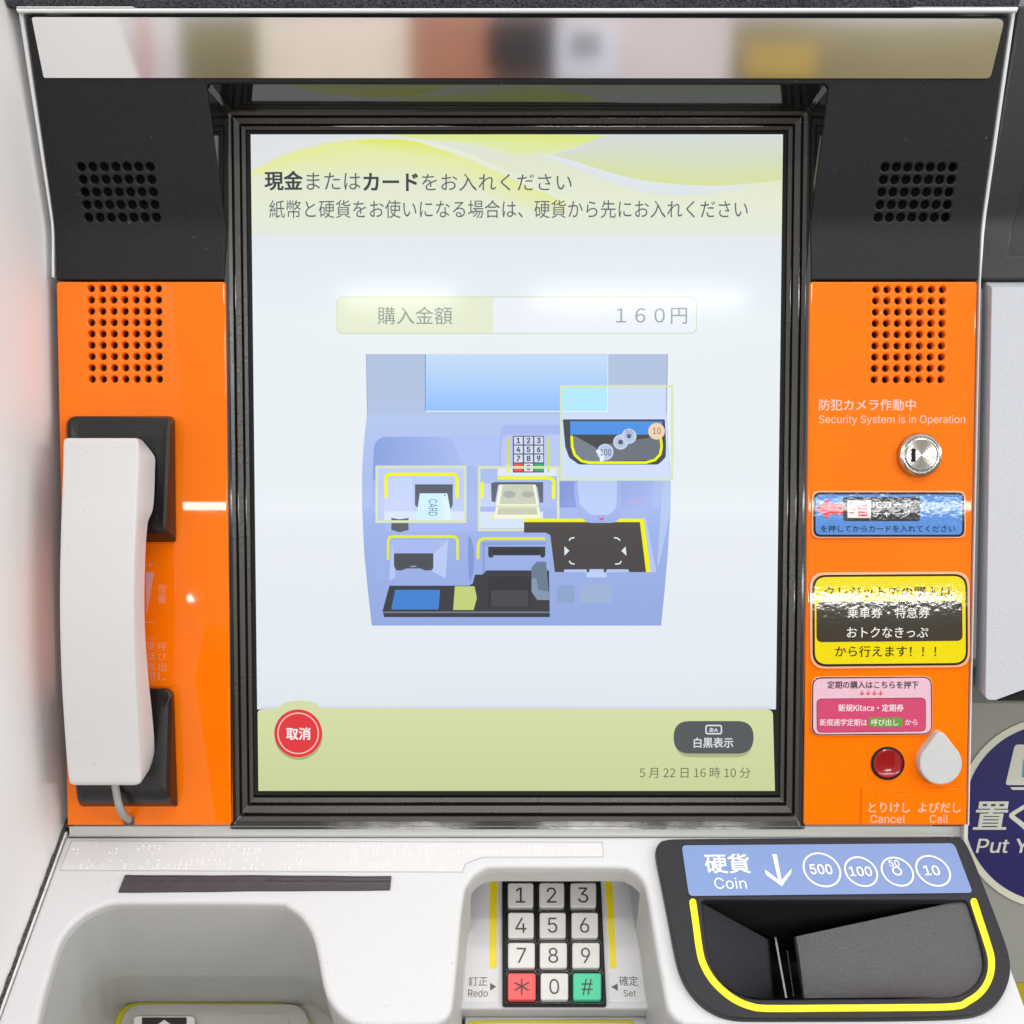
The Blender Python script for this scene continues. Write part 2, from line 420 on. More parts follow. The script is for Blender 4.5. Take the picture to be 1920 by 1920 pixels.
def part(mb, name, root, under=None, label=None, smooth=True):
    o = mb.build(name, root, smooth, label)
    if under is not None: o.parent = under
    return o
def tag(o, label, cat, group=None, kind=None):
    if label: o['label'] = label
    if cat: o['category'] = cat
    if group: o['group'] = group
    if kind: o['kind'] = kind
INK = M['print_']

# ================================================================ the ticket machine
FW = lambda u, v, n: W((u, v, n))
UL, UR = -.2345, .2385
TM = thing('ticket_machine', 'ticket vending machine with orange side panels, lit portrait screen and white deck', 'ticket machine', W((.002, -.30, -.05)))

# ---- black upper panel, bent forward above the speaker holes
TB = .0067; RB = TB / math.tan(BEND / 2)
def bend_fn(a, s, h):
    if s <= -TB: return W((a, VH + s, h))
    if s >= TB: return W(TOP.q(a, s, h))
    th = BEND * (s + TB) / (2 * TB)
    return W((a, VH - TB + (RB - h) * sin(th), RB - (RB - h) * cos(th)))
def bend_at(x, y, h=0):
    if y >= 425: a, b = FACE.at(x, y, h); return (a, b - VH)
    return TOP.at(x, y, h)
def bl(pts, h=0): return [bend_at(x, y, h) for x, y in pts]
CUTS = [TB * k / 4 for k in range(-4, 5)]
def grid(tl, tr, bl_, br, nx, ny):
    o = []
    for j in range(ny):
        for i in range(nx):
            fx, fy = i / (nx - 1), j / (ny - 1)
            x = (tl[0]*(1-fx) + tr[0]*fx)*(1-fy) + (bl_[0]*(1-fx) + br[0]*fx)*fy
            y = (tl[1]*(1-fx) + tr[1]*fx)*(1-fy) + (bl_[1]*(1-fx) + br[1]*fx)*fy
            o.append((x, y))
    return o
def hole_m(at, x, y, r):         # round hole, radius in metres
    a, b = at(x, y); return circ(a, b, r, 20)
b = MB()
outl = rp([(105, 525), (102, 425), (47, 29), (1893, 30), (1838, 425), (1834, 525), (1521, 525), (1519, 425), (1554, 159), (387, 157), (423, 425), (420, 525)],
          [2, 0, 9, 9, 0, 2, 2, 0, 9, 9, 0, 2], 4)
holes = []
for tl, tr, l2, r2 in (((152, 313), (281, 313), (166, 408), (293, 408)), ((1660, 314), (1787, 314), (1647, 408), (1773, 408))):
    holes += [hole_m(bend_at, x, y, .00205) for x, y in grid(tl, tr, l2, r2, 7, 5)]
b.solid(None, [bl(outl)] + holes, -.003, 0, M['black'], bev=.0010, metric=True, fn=bend_fn, cuts=CUTS)
upper = part(b, 'upper_panel', TM, label='matt black upper panel bent forward, with two speaker hole grids')
for xs in ((110, 330), (1600, 1826)):
    b = MB(); b.solid(None, [bl([(xs[0]+18, 290), (xs[1]-18, 290), (xs[1]-18, 424), (xs[0]+18, 424)])], -.012, -.0085, M['hole'], metric=True, fn=bend_fn)
    part(b, 'speaker_backing', TM, under=upper)

# ---- mirror strip
b = MB(); b.solid(TOP, [rp([(59, 32), (1884, 35), (1857, 147), (82, 146)], [5, 12, 12, 5])], .0002, .0012, M['mirror'])
part(b, 'mirror_strip', TM, label='long mirror strip along the top of the machine')
# ---- silver trim along the edges
b = MB()
b.solid(None, [bl(rp([(97, 520), (97, 425), (34, 17), (1905, 16), (1846, 425), (1839, 527), (1817, 1548), (1814.6, 1548), (1836.4, 527), (1840.5, 425), (1897, 25), (43, 25), (101, 425), (101, 520)],
      [0, 0, 8, 8, 0, 0, 0, 0, 0, 0, 6, 6, 0, 0], 4))], -.03, .0004, M['alu'], bev=.0005, metric=True, fn=bend_fn, cuts=CUTS)
part(b, 'edge_trim', TM)
b = MB()
b.solid(None, [bl([(36, 17), (1903, 16), (1900, 24.5), (39, 25)])], -.01, .0042, M['rail'], bev=.0009, res=3, metric=True, fn=bend_fn)
part(b, 'top_rail', TM)
for tb in ([(36, 13), (250, 13), (258, 15.5), (36, 15.5)], [(1700, 15), (1712, 14), (1904, 14), (1904, 16)]):
    b = MB(); b.solid(None, [bl(tb)], -.01, .003, M['alu'], bev=.0003, metric=True, fn=bend_fn)
    part(b, 'top_bracket', TM)

# ---- cabinet behind the face
b = MB()
prof = [(-.166, -.022), (.255, -.022), (.255, -.26), (-.166, -.26)]
b.loft([[FW(u, v, n) for v, n in prof] for u in (UL + .002, UR - .002)], M['void'])
part(b, 'cabinet', TM, smooth=False)

# ---- recess walls between panel and screen bezel
b = MB()
nb = -.0035
inner = [(433, 1548), (420, 525), (423, 425), (389, 168), (395, 158), (1546, 159.5), (1552, 169), (1519, 425), (1521, 525), (1506, 1548)]
bez = [(436, 1545), (430, 525), (429, 425), (428, 212), (434, 206), (1510, 208), (1516, 214), (1513, 425), (1512, 525), (1503, 1545)]
ra = [bend_fn(*bend_at(x, y), -.001) for x, y in inner]
rb = [FW(*on(x, y, nb)) for x, y in bez]
for i in range(9):
    b.add([ra[i], rb[i], rb[i+1], ra[i+1]], [(0, 1, 2, 3)], M['gloss'])
part(b, 'screen_recess', TM, smooth=False)

# ---- stepped glossy bezel around the screen
b = MB()
scr = [SCR.at(*p) for p in ((470, 252), (1468, 255), (1453, 1483), (484, 1483))]
sx0 = (scr[0][0] + scr[3][0]) / 2; sx1 = (scr[1][0] + scr[2][0]) / 2; sy1 = (scr[0][1] + scr[1][1]) / 2; sy0 = (scr[2][1] + scr[3][1]) / 2
o = [SCR.at(*p) for p in bez]; ox0, ox1 = (o[0][0] + o[1][0])/2, (o[8][0] + o[9][0])/2; oy0 = o[0][1]; oy1 = (o[4][1] + o[5][1])/2
rings = []
for f, n, rad in ((0.0, -.0102, .0), (.17, -.0102, 0), (.18, -.0088, 0), (.30, -.0080, .0), (.33, -.0098, 0), (.36, -.0098, 0), (.40, -.0074, .0005), (.58, -.0062, .0005), (.60, -.0078, .0008), (.64, -.0078, .0008), (.68, -.0052, .001), (.80, -.0042, .001), (.82, -.0048, .001), (1.03, nb, .001)):
    x0, x1, y0, y1 = sx0 + (ox0 - sx0)*f, sx1 + (ox1 - sx1)*f, sy0 + (oy0 - sy0)*f, sy1 + (oy1 - sy1)*f
    rings.append([FW(x, y, n) for x, y in rrect(x0, y0, x1, y1, max(rad, 1e-5), 3)])
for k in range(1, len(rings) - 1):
    b.loft(rings[k:k+2], M['ridge_sheen'] if k in (2, 6, 10) else M['gloss'], caps=False)  # ridges take the base with reflections painted in
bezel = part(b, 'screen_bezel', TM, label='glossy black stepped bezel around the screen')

# ---- orange side panels
def plate_pts(x0t, x0b, x1t, x1b): return rp([(x0t, 528), (x1t, 528), (x1b, 1548), (x0b, 1548)], 6)
b = MB()
left_out = rp([(105, 528), (422, 528), (433, 1548), (251, 1548), (250, 1533), (231, 1533), (231, 1548), (126, 1548)], [6, 6, 6, 1, 1, 1, 1, 2])
hl = [hole_m(FACE.at, x, y, .00175) for x, y in grid((170, 541), (296, 541), (172, 711), (298, 711), 7, 9)]
b.solid(FACE, [loc(FACE, left_out)] + hl, -.004, 0, M['orange'], bev=.0010, metric=True)
pl_left = part(b, 'side_panel', TM, label='orange side panel with speaker holes behind the handset')
b = MB()
right_out = rp([(1519, 528), (1833, 528), (1812, 1548), (1507, 1548)], [6, 6, 2, 6])
hr = [hole_m(FACE.at, x, y, .00175) for x, y in grid((1643, 543), (1768, 543), (1640, 712), (1765, 712), 7, 9)]
b.solid(FACE, [loc(FACE, right_out)] + hr, -.004, 0, M['orange'], bev=.0010, metric=True)
pl_right = part(b, 'side_panel', TM, label='orange side panel with the lock and call buttons')
for ppar, (x0, x1) in ((pl_left, (150, 320)), (pl_right, (1620, 1790))):
    b = MB(); b.solid(FACE, [[(x0, 532), (x1, 532), (x1, 725), (x0, 725)]], -.009, -.0052, M['hole']); part(b, 'speaker_backing', TM, under=ppar)
# printed writing on the right panel
PINK = '#ffc2b0'
b = MB()
b.text(FACE, '防犯カメラ作動中', 1535.5, 748.5, 1716.5, 769.5, INK, PINK, bold=.012)
b.text(FACE, 'Security System is in Operation', 1535.5, 778.5, 1809.5, 797.5, INK, PINK, bold=.003)
part(b, 'printed_notice', TM, under=pl_right)
# volume label strip behind the handset
b = MB()
b.solid(FACE, [rrect(205, 1019, 329, 1288, 8)], .0001, .0005, M['orange'], bev=.0002)
SC = '#ee9f80'
def vglyphs(items, xa, xb, h=.0006, col=SC):
    for g, y0, y1 in items: b.text(FACE, g, xa, y0, xb, y1, INK, col, h=h)
vglyphs((('音', 1095.5, 1111.5), ('量', 1114, 1130.5)), 295.7, 311.6)
vglyphs((('呼', 1204.5, 1220.5), ('び', 1224, 1238.5), ('出', 1242.5, 1258.5), ('し', 1261, 1276)), 296.5, 312)
vglyphs((('受', 1203, 1219), ('話', 1223, 1238.5), ('器', 1242, 1257.5), ('用', 1261, 1276.5)), 274.5, 290.4)
for y0, s_ in ((1196.5, 1), (1283, -1)):
    b.poly(FACE, band(smooth([(275, y0 + 3.5*s_), (279, y0 + .6*s_), (286, y0 + .6*s_), (290, y0 + 3.5*s_)]), 1.2), INK, SC, h=.0006)
b.poly(FACE, [(273, 1058.3), (289, 1058.3), (289, 1059.7), (273, 1059.7)], INK, SC, h=.0006)
b.poly(FACE, [(280.3, 1052), (281.7, 1052), (281.7, 1066), (280.3, 1066)], INK, SC, h=.00065)
b.poly(FACE, [(273.5, 1072.6), (288.6, 1072.6), (275, 1154)], INK, '#dba3a0', h=.0006)
b.poly(FACE, [(274.5, 1166.2), (289.5, 1166.2), (289.5, 1167.6), (274.5, 1167.6)], INK, SC, h=.0006)
part(b, 'volume_label', TM, label='orange label with volume wedge and vertical writing')

# ---- key lock
b = MB(); lx, ly = FACE.at(1722, 853)
def turn(profile, n, m, mb=None, a=lx, c=ly, pl=FACE, col=(.5, .5, .5)):
    (mb or b).loft([[pl.pt(a + r*cos(2*pi*k/n), c + r*sin(2*pi*k/n), h) for k in range(n)] for r, h in profile], m, col)
turn(((.0114, .0), (.0114, .0022), (.0106, .0036), (.0094, .0040), (.0086, .0036)), 48, M['steel'])
lock = part(b, 'key_lock', TM, label='round steel key lock on the orange panel')
b = MB(); b.loft([[FACE.pt(lx + r*cos(2*pi*k/48), ly + r*sin(2*pi*k/48), h) for k in range(48)] for r, h in ((.0085, .0028), (.0085, .0039), (.0079, .0043))], M['steel'], caps=False)
mf = mat('turned_steel_face', (.56, .54, .50), .24, 1)
NG = 13; prf = []                # fine concentric turning grooves
for k in range(NG):
    r1_, r2_ = .0078 * (1 - k/NG), .0078 * (1 - (k + .5)/NG); prf += [(r1_, .00435), (r2_, .00435 - (r1_ - r2_)*.22)]
for (ra_, ha), (rb_, hb2) in zip(prf, prf[1:] + [(1e-5, .0043)]):
    rg_ = [[FACE.pt(lx + r*cos(2*pi*k/64), ly + r*sin(2*pi*k/64), h) for k in range(64)] for r, h in ((ra_, ha), (rb_, hb2))]
    b.loft(rg_, mf, caps=False)
cyl = part(b, 'lock_cylinder', TM, under=lock)
b = MB(); b.solid(FACE, [[(1709.5, 841), (1717, 841), (1717, 866), (1709.5, 866)]], .004, .0046, M['void']); part(b, 'keyhole', TM, under=lock)

# ---- cancel button, call button and their label
b = MB(); bx, by = FACE.at(1664, 1431)
turn(((.0088, .0), (.0088, .0006), (.0080, .0010), (.0077, .0004)), 40, M['void'], a=bx, c=by)
turn(((.0077, -.001), (.0077, .0008), (.0072, .0013), (.0060, .0010), (.0035, .0007), (.0010, .0006)), 40, M['red'], a=bx, c=by)
part(b, 'cancel_button', TM, label='round red button on the orange panel')
b = MB()
a0 = math.acos(40.0 / 57); tear = [(1764.5 + 40*cos(t), 1432 + 40*sin(t)) for t in [(-pi/2 + a0) + (2*pi - 2*a0)*k/40 for k in range(41)]]
tear = rp(tear + [(1764.5, 1366)], [0]*41 + [14], 8)
b.solid(FACE, [tear], .0, .0052, M['tear'], bev=.0009, res=3)
part(b, 'call_button', TM, label='pale grey teardrop call button')
b = MB(); b.solid(FACE, [rp([(1616, 1477), (1803, 1478), (1813, 1490), (1811, 1546), (1615, 1546)], [2, 3, 3, 3, 2])], .0002, .0008, M['orange'], bev=.0002)
hh = .0009
b.text(FACE, 'とりけし', 1629, 1505, 1706, 1523.5, INK, PINK, h=hh, bold=.008); b.text(FACE, 'Cancel', 1632, 1528, 1697, 1543, INK, PINK, h=hh, bold=.003)
b.text(FACE, 'よびだし', 1721.5, 1505, 1801, 1523.5, INK, PINK, h=hh, bold=.008); b.text(FACE, 'Call', 1743, 1528, 1777.5, 1543, INK, PINK, h=hh, bold=.003)
blab = part(b, 'button_label', TM, label='orange label naming the cancel and call buttons')
b = MB()
for x, y in ((762, 1175), (775, 1212), (815, 1135), (813, 1172), (878, 1135), (880, 1172), (918, 1172), (983, 1135), (1022, 1135), (1060, 1135), (985, 1172), (1020, 1212), (1090, 1135), (1090, 1172), (1130, 1175), (1128, 1212)):
    q = FACE.at(1480 + x*.1979, 1260 + y*.1979, .0008); b.dome(FACE, *q, .0006, .00045, M['orange'], h=.0008)
part(b, 'braille_dots', TM, under=blab)

# ---- handset cradles
def cradle(base, front, lifts):
    bb = MB()
    def ring(px, n): return [FW(*on(x, y, n if not callable(n) else n(y))) for x, y in px]
    bb.loft([ring(base, .0), ring(base, .0015), ring([(x*.35 + u*.65, y*.35 + v*.65) for (x, y), (u, v) in zip(base, front)], lambda y: lifts(y)*.75), ring(front, lifts),
             ring([(225 + (x-225)*.93, y + (8 if y < sum(q[1] for q in front)/len(front) else -8)) for x, y in front], lambda y: lifts(y) + .0006),
             ring([(225 + (x-225)*.80, y + (26 if y < sum(q[1] for q in front)/len(front) else -26)) for x, y in front], lambda y: lifts(y) - .0012)], M['cradle'])
    return bb
b = cradle(rp([(123, 780), (328, 780), (330, 1016), (132, 1016)], [22, 14, 5, 5]), rp([(126, 781), (320, 783), (311, 1000), (130, 1000)], [20, 14, 10, 5]), lambda y: .011 + .003*(1 - abs(y-900)/120))
part(b, 'handset_cradle', TM, label='upper black cradle for the handset')
b = cradle(rp([(118, 1290), (326, 1290), (333, 1512), (148, 1512)], [5, 18, 5, 12]), rp([(120, 1291), (322, 1292), (318, 1504), (146, 1504)], [5, 16, 12, 10]), lambda y: .006 + .010*max(0, min(1, (y-1300)/120)) - .008*max(0, (y-1470)/40))
part(b, 'handset_cradle', TM, label='lower black cradle with the cord below it')

# ---- screen
HX = lambda h: h
b = MB(); DS = M['screen']
b.solid(SCR, [[(462, 245), (1476, 247), (1461, 1491), (477, 1491)]], -.002, -.0003, M['void'])
def sxy(pts): return pts
def lerp_edge(y):                # left and right border of the picture at row y
    t = (y - 252) / 1231; return 470 + 14*t, 1468 - 15*t
L_ = lambda y: lerp_edge(y)[0]; R_ = lambda y: lerp_edge(y)[1]
def hband(y0, y1, c0, c1, h=0, n=1, x0=None, x1=None):
    b.grad(SCR, [(x0 or L_(y0), y0), (x1 or R_(y0), y0)], [(x0 or L_(y1), y1), (x1 or R_(y1), y1)], c0, c1, DS, h, n)
def G(*s): return tuple(s)
# white page
rows = [(440, '#e2e8ee'), (520, '#e4ebf2'), (600, '#e9f0f4'), (800, '#e8eff3'), (1050, '#e6ecf1'), (1250, '#e3eaf0'), (1330, '#dfe5ee')]
for (ya, ca), (yb, cb) in zip(rows, rows[1:]): hband(ya, yb, ca, cb)
hband(252, 300, '#dde2de', '#dfe4cd', EPS*1); hband(300, 380, '#dfe4cd', '#e4e9d2', EPS*1); hband(380, 442, '#e4e9d2', '#e3e9da', EPS*1)
part_scr = part(b, 'screen', TM, label='lit portrait touch screen')
b = MB()
def gs(top, bot, c0, c1, h, n=3):
    k = 24
    def rs(p):
        p = smooth(p, 8); L = [0]
        for i in range(1, len(p)): L.append(L[-1] + abs(p[i][0]-p[i-1][0]) + abs(p[i][1]-p[i-1][1]))
        o = []
        for j in range(k + 1):
            t = L[-1]*j/k; i = max(1, next((q for q in range(len(L)) if L[q] >= t), len(L)-1)); f = (t-L[i-1])/max(1e-9, L[i]-L[i-1])
            o.append((p[i-1][0]*(1-f)+p[i][0]*f, p[i-1][1]*(1-f)+p[i][1]*f))
        return o
    b.grad(SCR, rs(top), rs(bot), c0, c1, DS, h, n)
e = EPS
gs([(471, 252), (560, 252), (640, 252), (700, 252)], [(471, 318), (545, 280), (620, 263), (690, 260)], '#dcdfe0', '#e1e3e6', e*2)
gs([(472, 322), (540, 290), (620, 268), (700, 260), (790, 266), (880, 292), (960, 330), (1060, 380)], [(473, 330), (560, 330), (640, 330), (720, 330), (800, 335), (880, 350), (970, 385), (1060, 400)], '#e4ea96', '#e3e8c6', e*3)
gs([(660, 264), (720, 261), (790, 267), (850, 286)], [(690, 275), (740, 284), (800, 292), (860, 300)], '#dfe86b', '#e2e9a4', e*4)
gs([(730, 252), (900, 252), (1020, 252), (1142, 254)], [(790, 262), (890, 272), (960, 290), (1036, 290)], '#dbe880', '#e0e8b4', e*5)
gs([(770, 258), (860, 281), (960, 325), (1060, 372)], [(800, 272), (880, 300), (970, 340), (1060, 380)], '#e6ecd8', '#e0e8d2', e*6)
gs([(1036, 290), (1090, 274), (1142, 254), (1300, 253), (1467, 255)], [(1050, 295), (1130, 320), (1220, 340), (1340, 348), (1466, 338)], '#d3dad9', '#d6e0a2', e*6, 5)
gs([(1000, 286), (1060, 297), (1140, 322), (1220, 341), (1340, 349), (1400, 347)], [(1010, 290), (1070, 312), (1130, 336), (1210, 360), (1300, 366), (1400, 350)], '#dfe5ea', '#dce3e6', e*7)
TXT = '#4b4f54'; TXL = '#5d646a'
t8 = e*9
b.text(SCR, '現金', 497, 321, 567, 356.5, DS, '#3d4146', t8, bold=.022)
b.text(SCR, 'または', 575, 323.5, 676, 356, DS, TXL, t8, bold=.004)
b.text(SCR, 'カード', 682, 325, 783, 357.5, DS, '#3d4146', t8, bold=.022)
b.text(SCR, 'をお入れください', 791, 325.5, 1072, 358, DS, TXL, t8, bold=.004)
b.text(SCR, '紙幣と硬貨をお使いになる場合は、硬貨から先にお入れください', 505, 375, 1402, 409, DS, TXL, t8, bold=.002)
part(b, 'heading', TM, under=part_scr)
# price field
b = MB()
def frame_px(x0, y0, x1, y1, r, w, col, h):
    b.solid(SCR, [rrect(x0, y0, x1, y1, r), rrect(x0+w, y0+w, x1-w, y1-w, max(.5, r-w))[::-1]], h-.00005, h, DS, col)
b.poly(SCR, rrect(632, 557, 1306, 625, 14), DS, '#eaf0f5', e*2)
b.poly(SCR, rp([(632, 557), (924, 557), (924, 625), (632, 625)], [14, 0, 0, 14]), DS, '#e4ebd0', e*3)
frame_px(631, 556, 1307, 626, 15, 1.6, '#ccd8b0', e*4)
b.text(SCR, '購入金額', 708, 575, 848, 608.5, DS, '#8b938f', e*5)
b.text(SCR, '１６０円', 1155, 577, 1288, 607.5, DS, '#959d9f', e*5)
part(b, 'price_field', TM, under=part_scr)
# footer
b = MB()
hband(1322, 1330, '#dfe5ee', '#ccd4e0', e*2, x0=490, x1=1446)
foot = rp([(484.5, 1478), (483, 1331), (521, 1328), (533, 1317), (560, 1313), (590, 1317), (604, 1328), (1449, 1330), (1453, 1480)], [0, 8, 8, 10, 20, 10, 8, 12, 0])
foot[0] = (484.5, 1483); foot[-1] = (1453, 1483)
b.poly(SCR, foot, DS, lambda x, y: '#d3dca6' if y < 1400 else '#c9d29b', e*3)
b.text(SCR, '5 月 22 日 16 時 10 分', 1199, 1438.5, 1407, 1459, DS, '#676c55', e*5, bold=.004)
part(b, 'footer', TM, under=part_scr)
b = MB()
b.poly(SCR, circ(560, 1380, 45), DS, '#a9b07a', e*4); b.poly(SCR, circ(559, 1375, 45), DS, '#e0383d', e*5)
b.solid(SCR, [circ(559, 1375, 39, 48), circ(559, 1375, 36.8, 48)], e*6-.00005, e*6, DS, '#f3c5c0')
b.text(SCR, '取消', 537, 1364.5, 582, 1387, DS, '#f4efec', e*7, bold=.022)
part(b, 'cancel_touch_button', TM, under=part_scr)
b = MB()
b.poly(SCR, rrect(1266, 1357, 1411, 1420, 31), DS, '#a9b384', e*4); b.poly(SCR, rrect(1263, 1352, 1413, 1413, 30), DS, '#55595b', e*5)
frame_px(1322.5, 1359, 1354, 1377, 5, 2.6, '#dfe4ea', e*6)
b.text(SCR, 'あA', 1330, 1364.5, 1346, 1372.5, DS, '#dfe4ea', e*6, bold=.02)
b.text(SCR, '白黒表示', 1301, 1383, 1374.5, 1402, DS, '#dfe4ea', e*6, bold=.014)
part(b, 'display_mode_touch_button', TM, under=part_scr)
# picture of the machine shown on the screen
b = MB()
def Q(k):                        # pixel coordinates read from enlarged quarters of the picture
    ox, oy = dict(a=(670, 650), b=(970, 650), c=(670, 900), d=(970, 900))[k]
    return lambda pts: [(ox + x*.15625, oy + y*.15625) for x, y in pts]
qa, qb, qc, qd = Q('a'), Q('b'), Q('c'), Q('d')
lay = [2]
def P(pts, col):
    b.poly(SCR, pts, DS, col, e*lay[0]); lay[0] += .12
def ST(pts, w, col):             # stripe with round joints
    V, F = [], []
    for p, q in zip(pts, pts[1:]):
        d = (Vector(q) - Vector(p)).normalized() * w/2; n = Vector((-d.y, d.x))
        F.append(tuple(range(len(V), len(V)+4))); V += [Vector(p)+n, Vector(p)-n, Vector(q)-n, Vector(q)+n]
    for p in pts:
        F.append(tuple(range(len(V), len(V)+10))); V += [Vector(c) for c in circ(p[0], p[1], w/2, 10)]
    h = e*lay[0]; b.add([SCR.pt(*SCR.at(v.x, v.y, h), h) for v in V], F, DS, col); lay[0] += .12
def vg(y0, y1, c0, c1):
    A, B = hexc(c0), hexc(c1)
    return lambda x, y: tuple(A[i] + (B[i]-A[i])*max(0, min(1, (y-y0)/(y1-y0))) for i in range(3))
body = smooth([(686, 664), (688, 775)], 1) + smooth([(688, 778), (682, 830), (679, 880), (679, 950), (683, 1040), (690, 1110), (697, 1173)], 4)
body += [(1239.5, 1173)] + smooth([(1246, 1110), (1252, 1040), (1257, 960), (1257.5, 890), (1253, 830), (1250, 776)], 4) + [(1252, 664)]
# gradient columns for the body
n_ = 12
for (ya, yb, ca, cb) in ((664, 777, '#b2c2dc', '#b2c4e4'), (777, 950, '#b6c7f1', '#a8baee'), (950, 1173, '#a2b5ec', '#94a9e0')):
    def ex_(y):
        if y < 777: return 686 + 2*(y-664)/113, 1252 - 2*(y-664)/113
        lft = [(777, 688), (830, 682), (880, 679), (950, 679), (1040, 683), (1110, 690), (1173, 697)]; rgt = [(777, 1250), (830, 1253), (890, 1257.5), (960, 1257), (1040, 1252), (1110, 1246), (1173, 1239.5)]
        f = lambda L: next(p[1] + (q[1]-p[1])*(y-p[0])/(q[0]-p[0]) for p, q in zip(L, L[1:]) if y <= q[0] + 1e-6)
        return f(lft), f(rgt)
    A, B = hexc(ca), hexc(cb)
    for j in range(n_):
        y0, y1 = ya + (yb-ya)*j/n_, ya + (yb-ya)*(j+1)/n_
        mix = lambda t: tuple(A[i] + (B[i]-A[i])*t for i in range(3))
        b.grad(SCR, [(ex_(y0)[0], y0), (ex_(y0)[1], y0)], [(ex_(y1)[0], y1), (ex_(y1)[1], y1)], mix(j/n_), mix((j+1)/n_), DS, e*2)
lay[0] = 3
# side edge shading of the drawing
P([(686, 664), (688, 664), (690, 777), (688, 777)], '#a3b5d3'); P([(1250.5, 664), (1252.5, 664), (1250.5, 777), (1248.5, 777)], '#9fb1d2')
b.grad(SCR, [(798, 664), (1140, 665)], [(798, 771), (1140, 771)], '#c6def4', '#93c0fd', DS, e*3, 4)
P([(796.5, 664), (798.5, 664), (798.5, 771), (796.5, 771)], '#7f9fd0'); P([(798, 770), (1140, 770), (1140, 772.5), (798, 772.5)], '#d8ebfb'); P([(1138.5, 664), (1140.5, 664), (1140.5, 772), (1138.5, 772)], '#d3e6fa')
P(qa([(110, 815), (1920, 815), (1920, 830), (110, 830)]), '#b4c5ea')
# left recess
P(rp(qa([(175, 1920), (200, 1080), (1130, 1080), (1260, 1430), (1430, 1430), (1430, 1920)]), [0, 28, 18, 8, 4, 0]), lambda x, y: tuple(A_ + (B_ - A_)*max(0, min(1, (x - 700)/120)) for A_, B_ in zip(hexc('#8aa2df'), hexc('#a9bbef'))))
P(smooth(qa([(1070, 1080), (1150, 1130), (1200, 1220), (1250, 1360), (1340, 1430), (1620, 1430), (1680, 1370), (1700, 1230)]), 5) + qa([(1720, 1080)]), '#b0c2f2')
P(qc([(180, 0), (1460, 0), (1460, 620), (180, 620)]), '#a5b8ee')
P(qc([(170, 380), (330, 380), (330, 1200), (240, 1200)]), '#9eb2ea')
# highlighted card box
CB = rrect(705, 874, 874, 979, 1)
P(qa([(240, 1440), (1290, 1440), (1290, 1920), (240, 1920)]), '#c0cff8'); P(qc([(240, 0), (1290, 0), (1290, 480), (240, 480)]), '#bccbf7')
P(qc([(325, 375), (1290, 375), (1290, 500), (325, 500)]), '#d6e3fd'); P(qa([(325, 1580), (660, 1580), (660, 1920), (325, 1920)]), '#c9d7fb'); P(qc([(325, 0), (660, 0), (660, 370), (325, 370)]), '#c6d3fa')
ST(opath(qa([(343, 1800), (343, 1580), (352, 1548), (385, 1530), (760, 1530), (1150, 1530), (1185, 1548), (1197, 1580), (1197, 1800)])), 6, '#f3f60a')
P(qc([(692, 52), (1145, 52), (1145, 305), (1120, 345), (1100, 345), (1075, 160), (750, 160), (725, 330), (692, 305)]), '#565d6a')
P(rp(qc([(752, 160), (1080, 160), (1140, 484), (700, 484)]), [2, 2, 0, 0]), '#cdeefb'); P(qc([(1020, 165), (1075, 165), (1130, 484), (1045, 484)]), '#dcf2fc')
b.text(SCR, 'CARD', 803.5, 936, 820, 967, DS, '#5572a5', e*(lay[0] + .1), rot=-90)
P(circ(834, 928.5, 1.6, 10), '#5572a5')
P(qc([(408, 455), (510, 472), (615, 455), (615, 600), (510, 628), (408, 600)]), '#5c6066')
P(qc([(215, 485), (1310, 485), (1310, 515), (215, 515)]), '#dbe6c4')
def hl(x0, y0, x1, y1, w=4.6, col='#d9e4b8'):
    for r in ((x0, y0, x1, y0+w), (x0, y1-w, x1, y1), (x0, y0+w, x0+w, y1-w), (x1-w, y0+w, x1, y1-w)): P([(r[0], r[1]), (r[2], r[1]), (r[2], r[3]), (r[0], r[3])], col)
hl(704, 873, 874.5, 980)
# lower left tray
ST(opath(qc([(368, 945), (370, 740), (382, 695), (420, 678), (700, 678), (1150, 678), (1190, 695), (1203, 740), (1203, 945)])), 5, '#e2ea3c')
P(qc([(410, 715), (1090, 715), (900, 900), (450, 900)]), '#a9b9ee'); P(qc([(1090, 715), (1060, 1180), (900, 1100), (900, 900)]), '#b9c9f5'); P(qc([(410, 715), (450, 900), (455, 1180), (380, 1200)]), '#b4c5f3')
P(rp(qc([(440, 880), (912, 880), (912, 1060), (880, 1085), (810, 1085), (760, 1062), (590, 1062), (530, 1085), (465, 1085), (440, 1030)]), 1.5), '#505359'); P(qc([(485, 945), (860, 945), (860, 1040), (485, 1040)]), '#4c4f57')
P(circ(775, 1062, 7, 14, 1.4), '#9a9ea6')
P(smooth(qc([(1335, 680), (1385, 760), (1400, 900), (1390, 1100), (1350, 1210), (1330, 1000)]), 4, True), '#8298d4')
ST(opath(qc([(1447, 935), (1450, 770), (1470, 720), (1520, 703), (1700, 703), (2240, 703)])), 5, '#e2ea3c')
P(qc([(1500, 920), (1500, 745), (2270, 745), (2270, 775), (1535, 785), (1530, 1120), (1500, 1120)]), '#8aa0dc')
P(qc([(1570, 800), (2255, 800), (2255, 905), (2240, 930), (2200, 930), (2200, 905), (1630, 905), (1630, 930), (1585, 930), (1570, 905)]), '#3c4047'); P(qc([(1630, 830), (2190, 830), (2190, 885), (1630, 885)]), '#33363b')
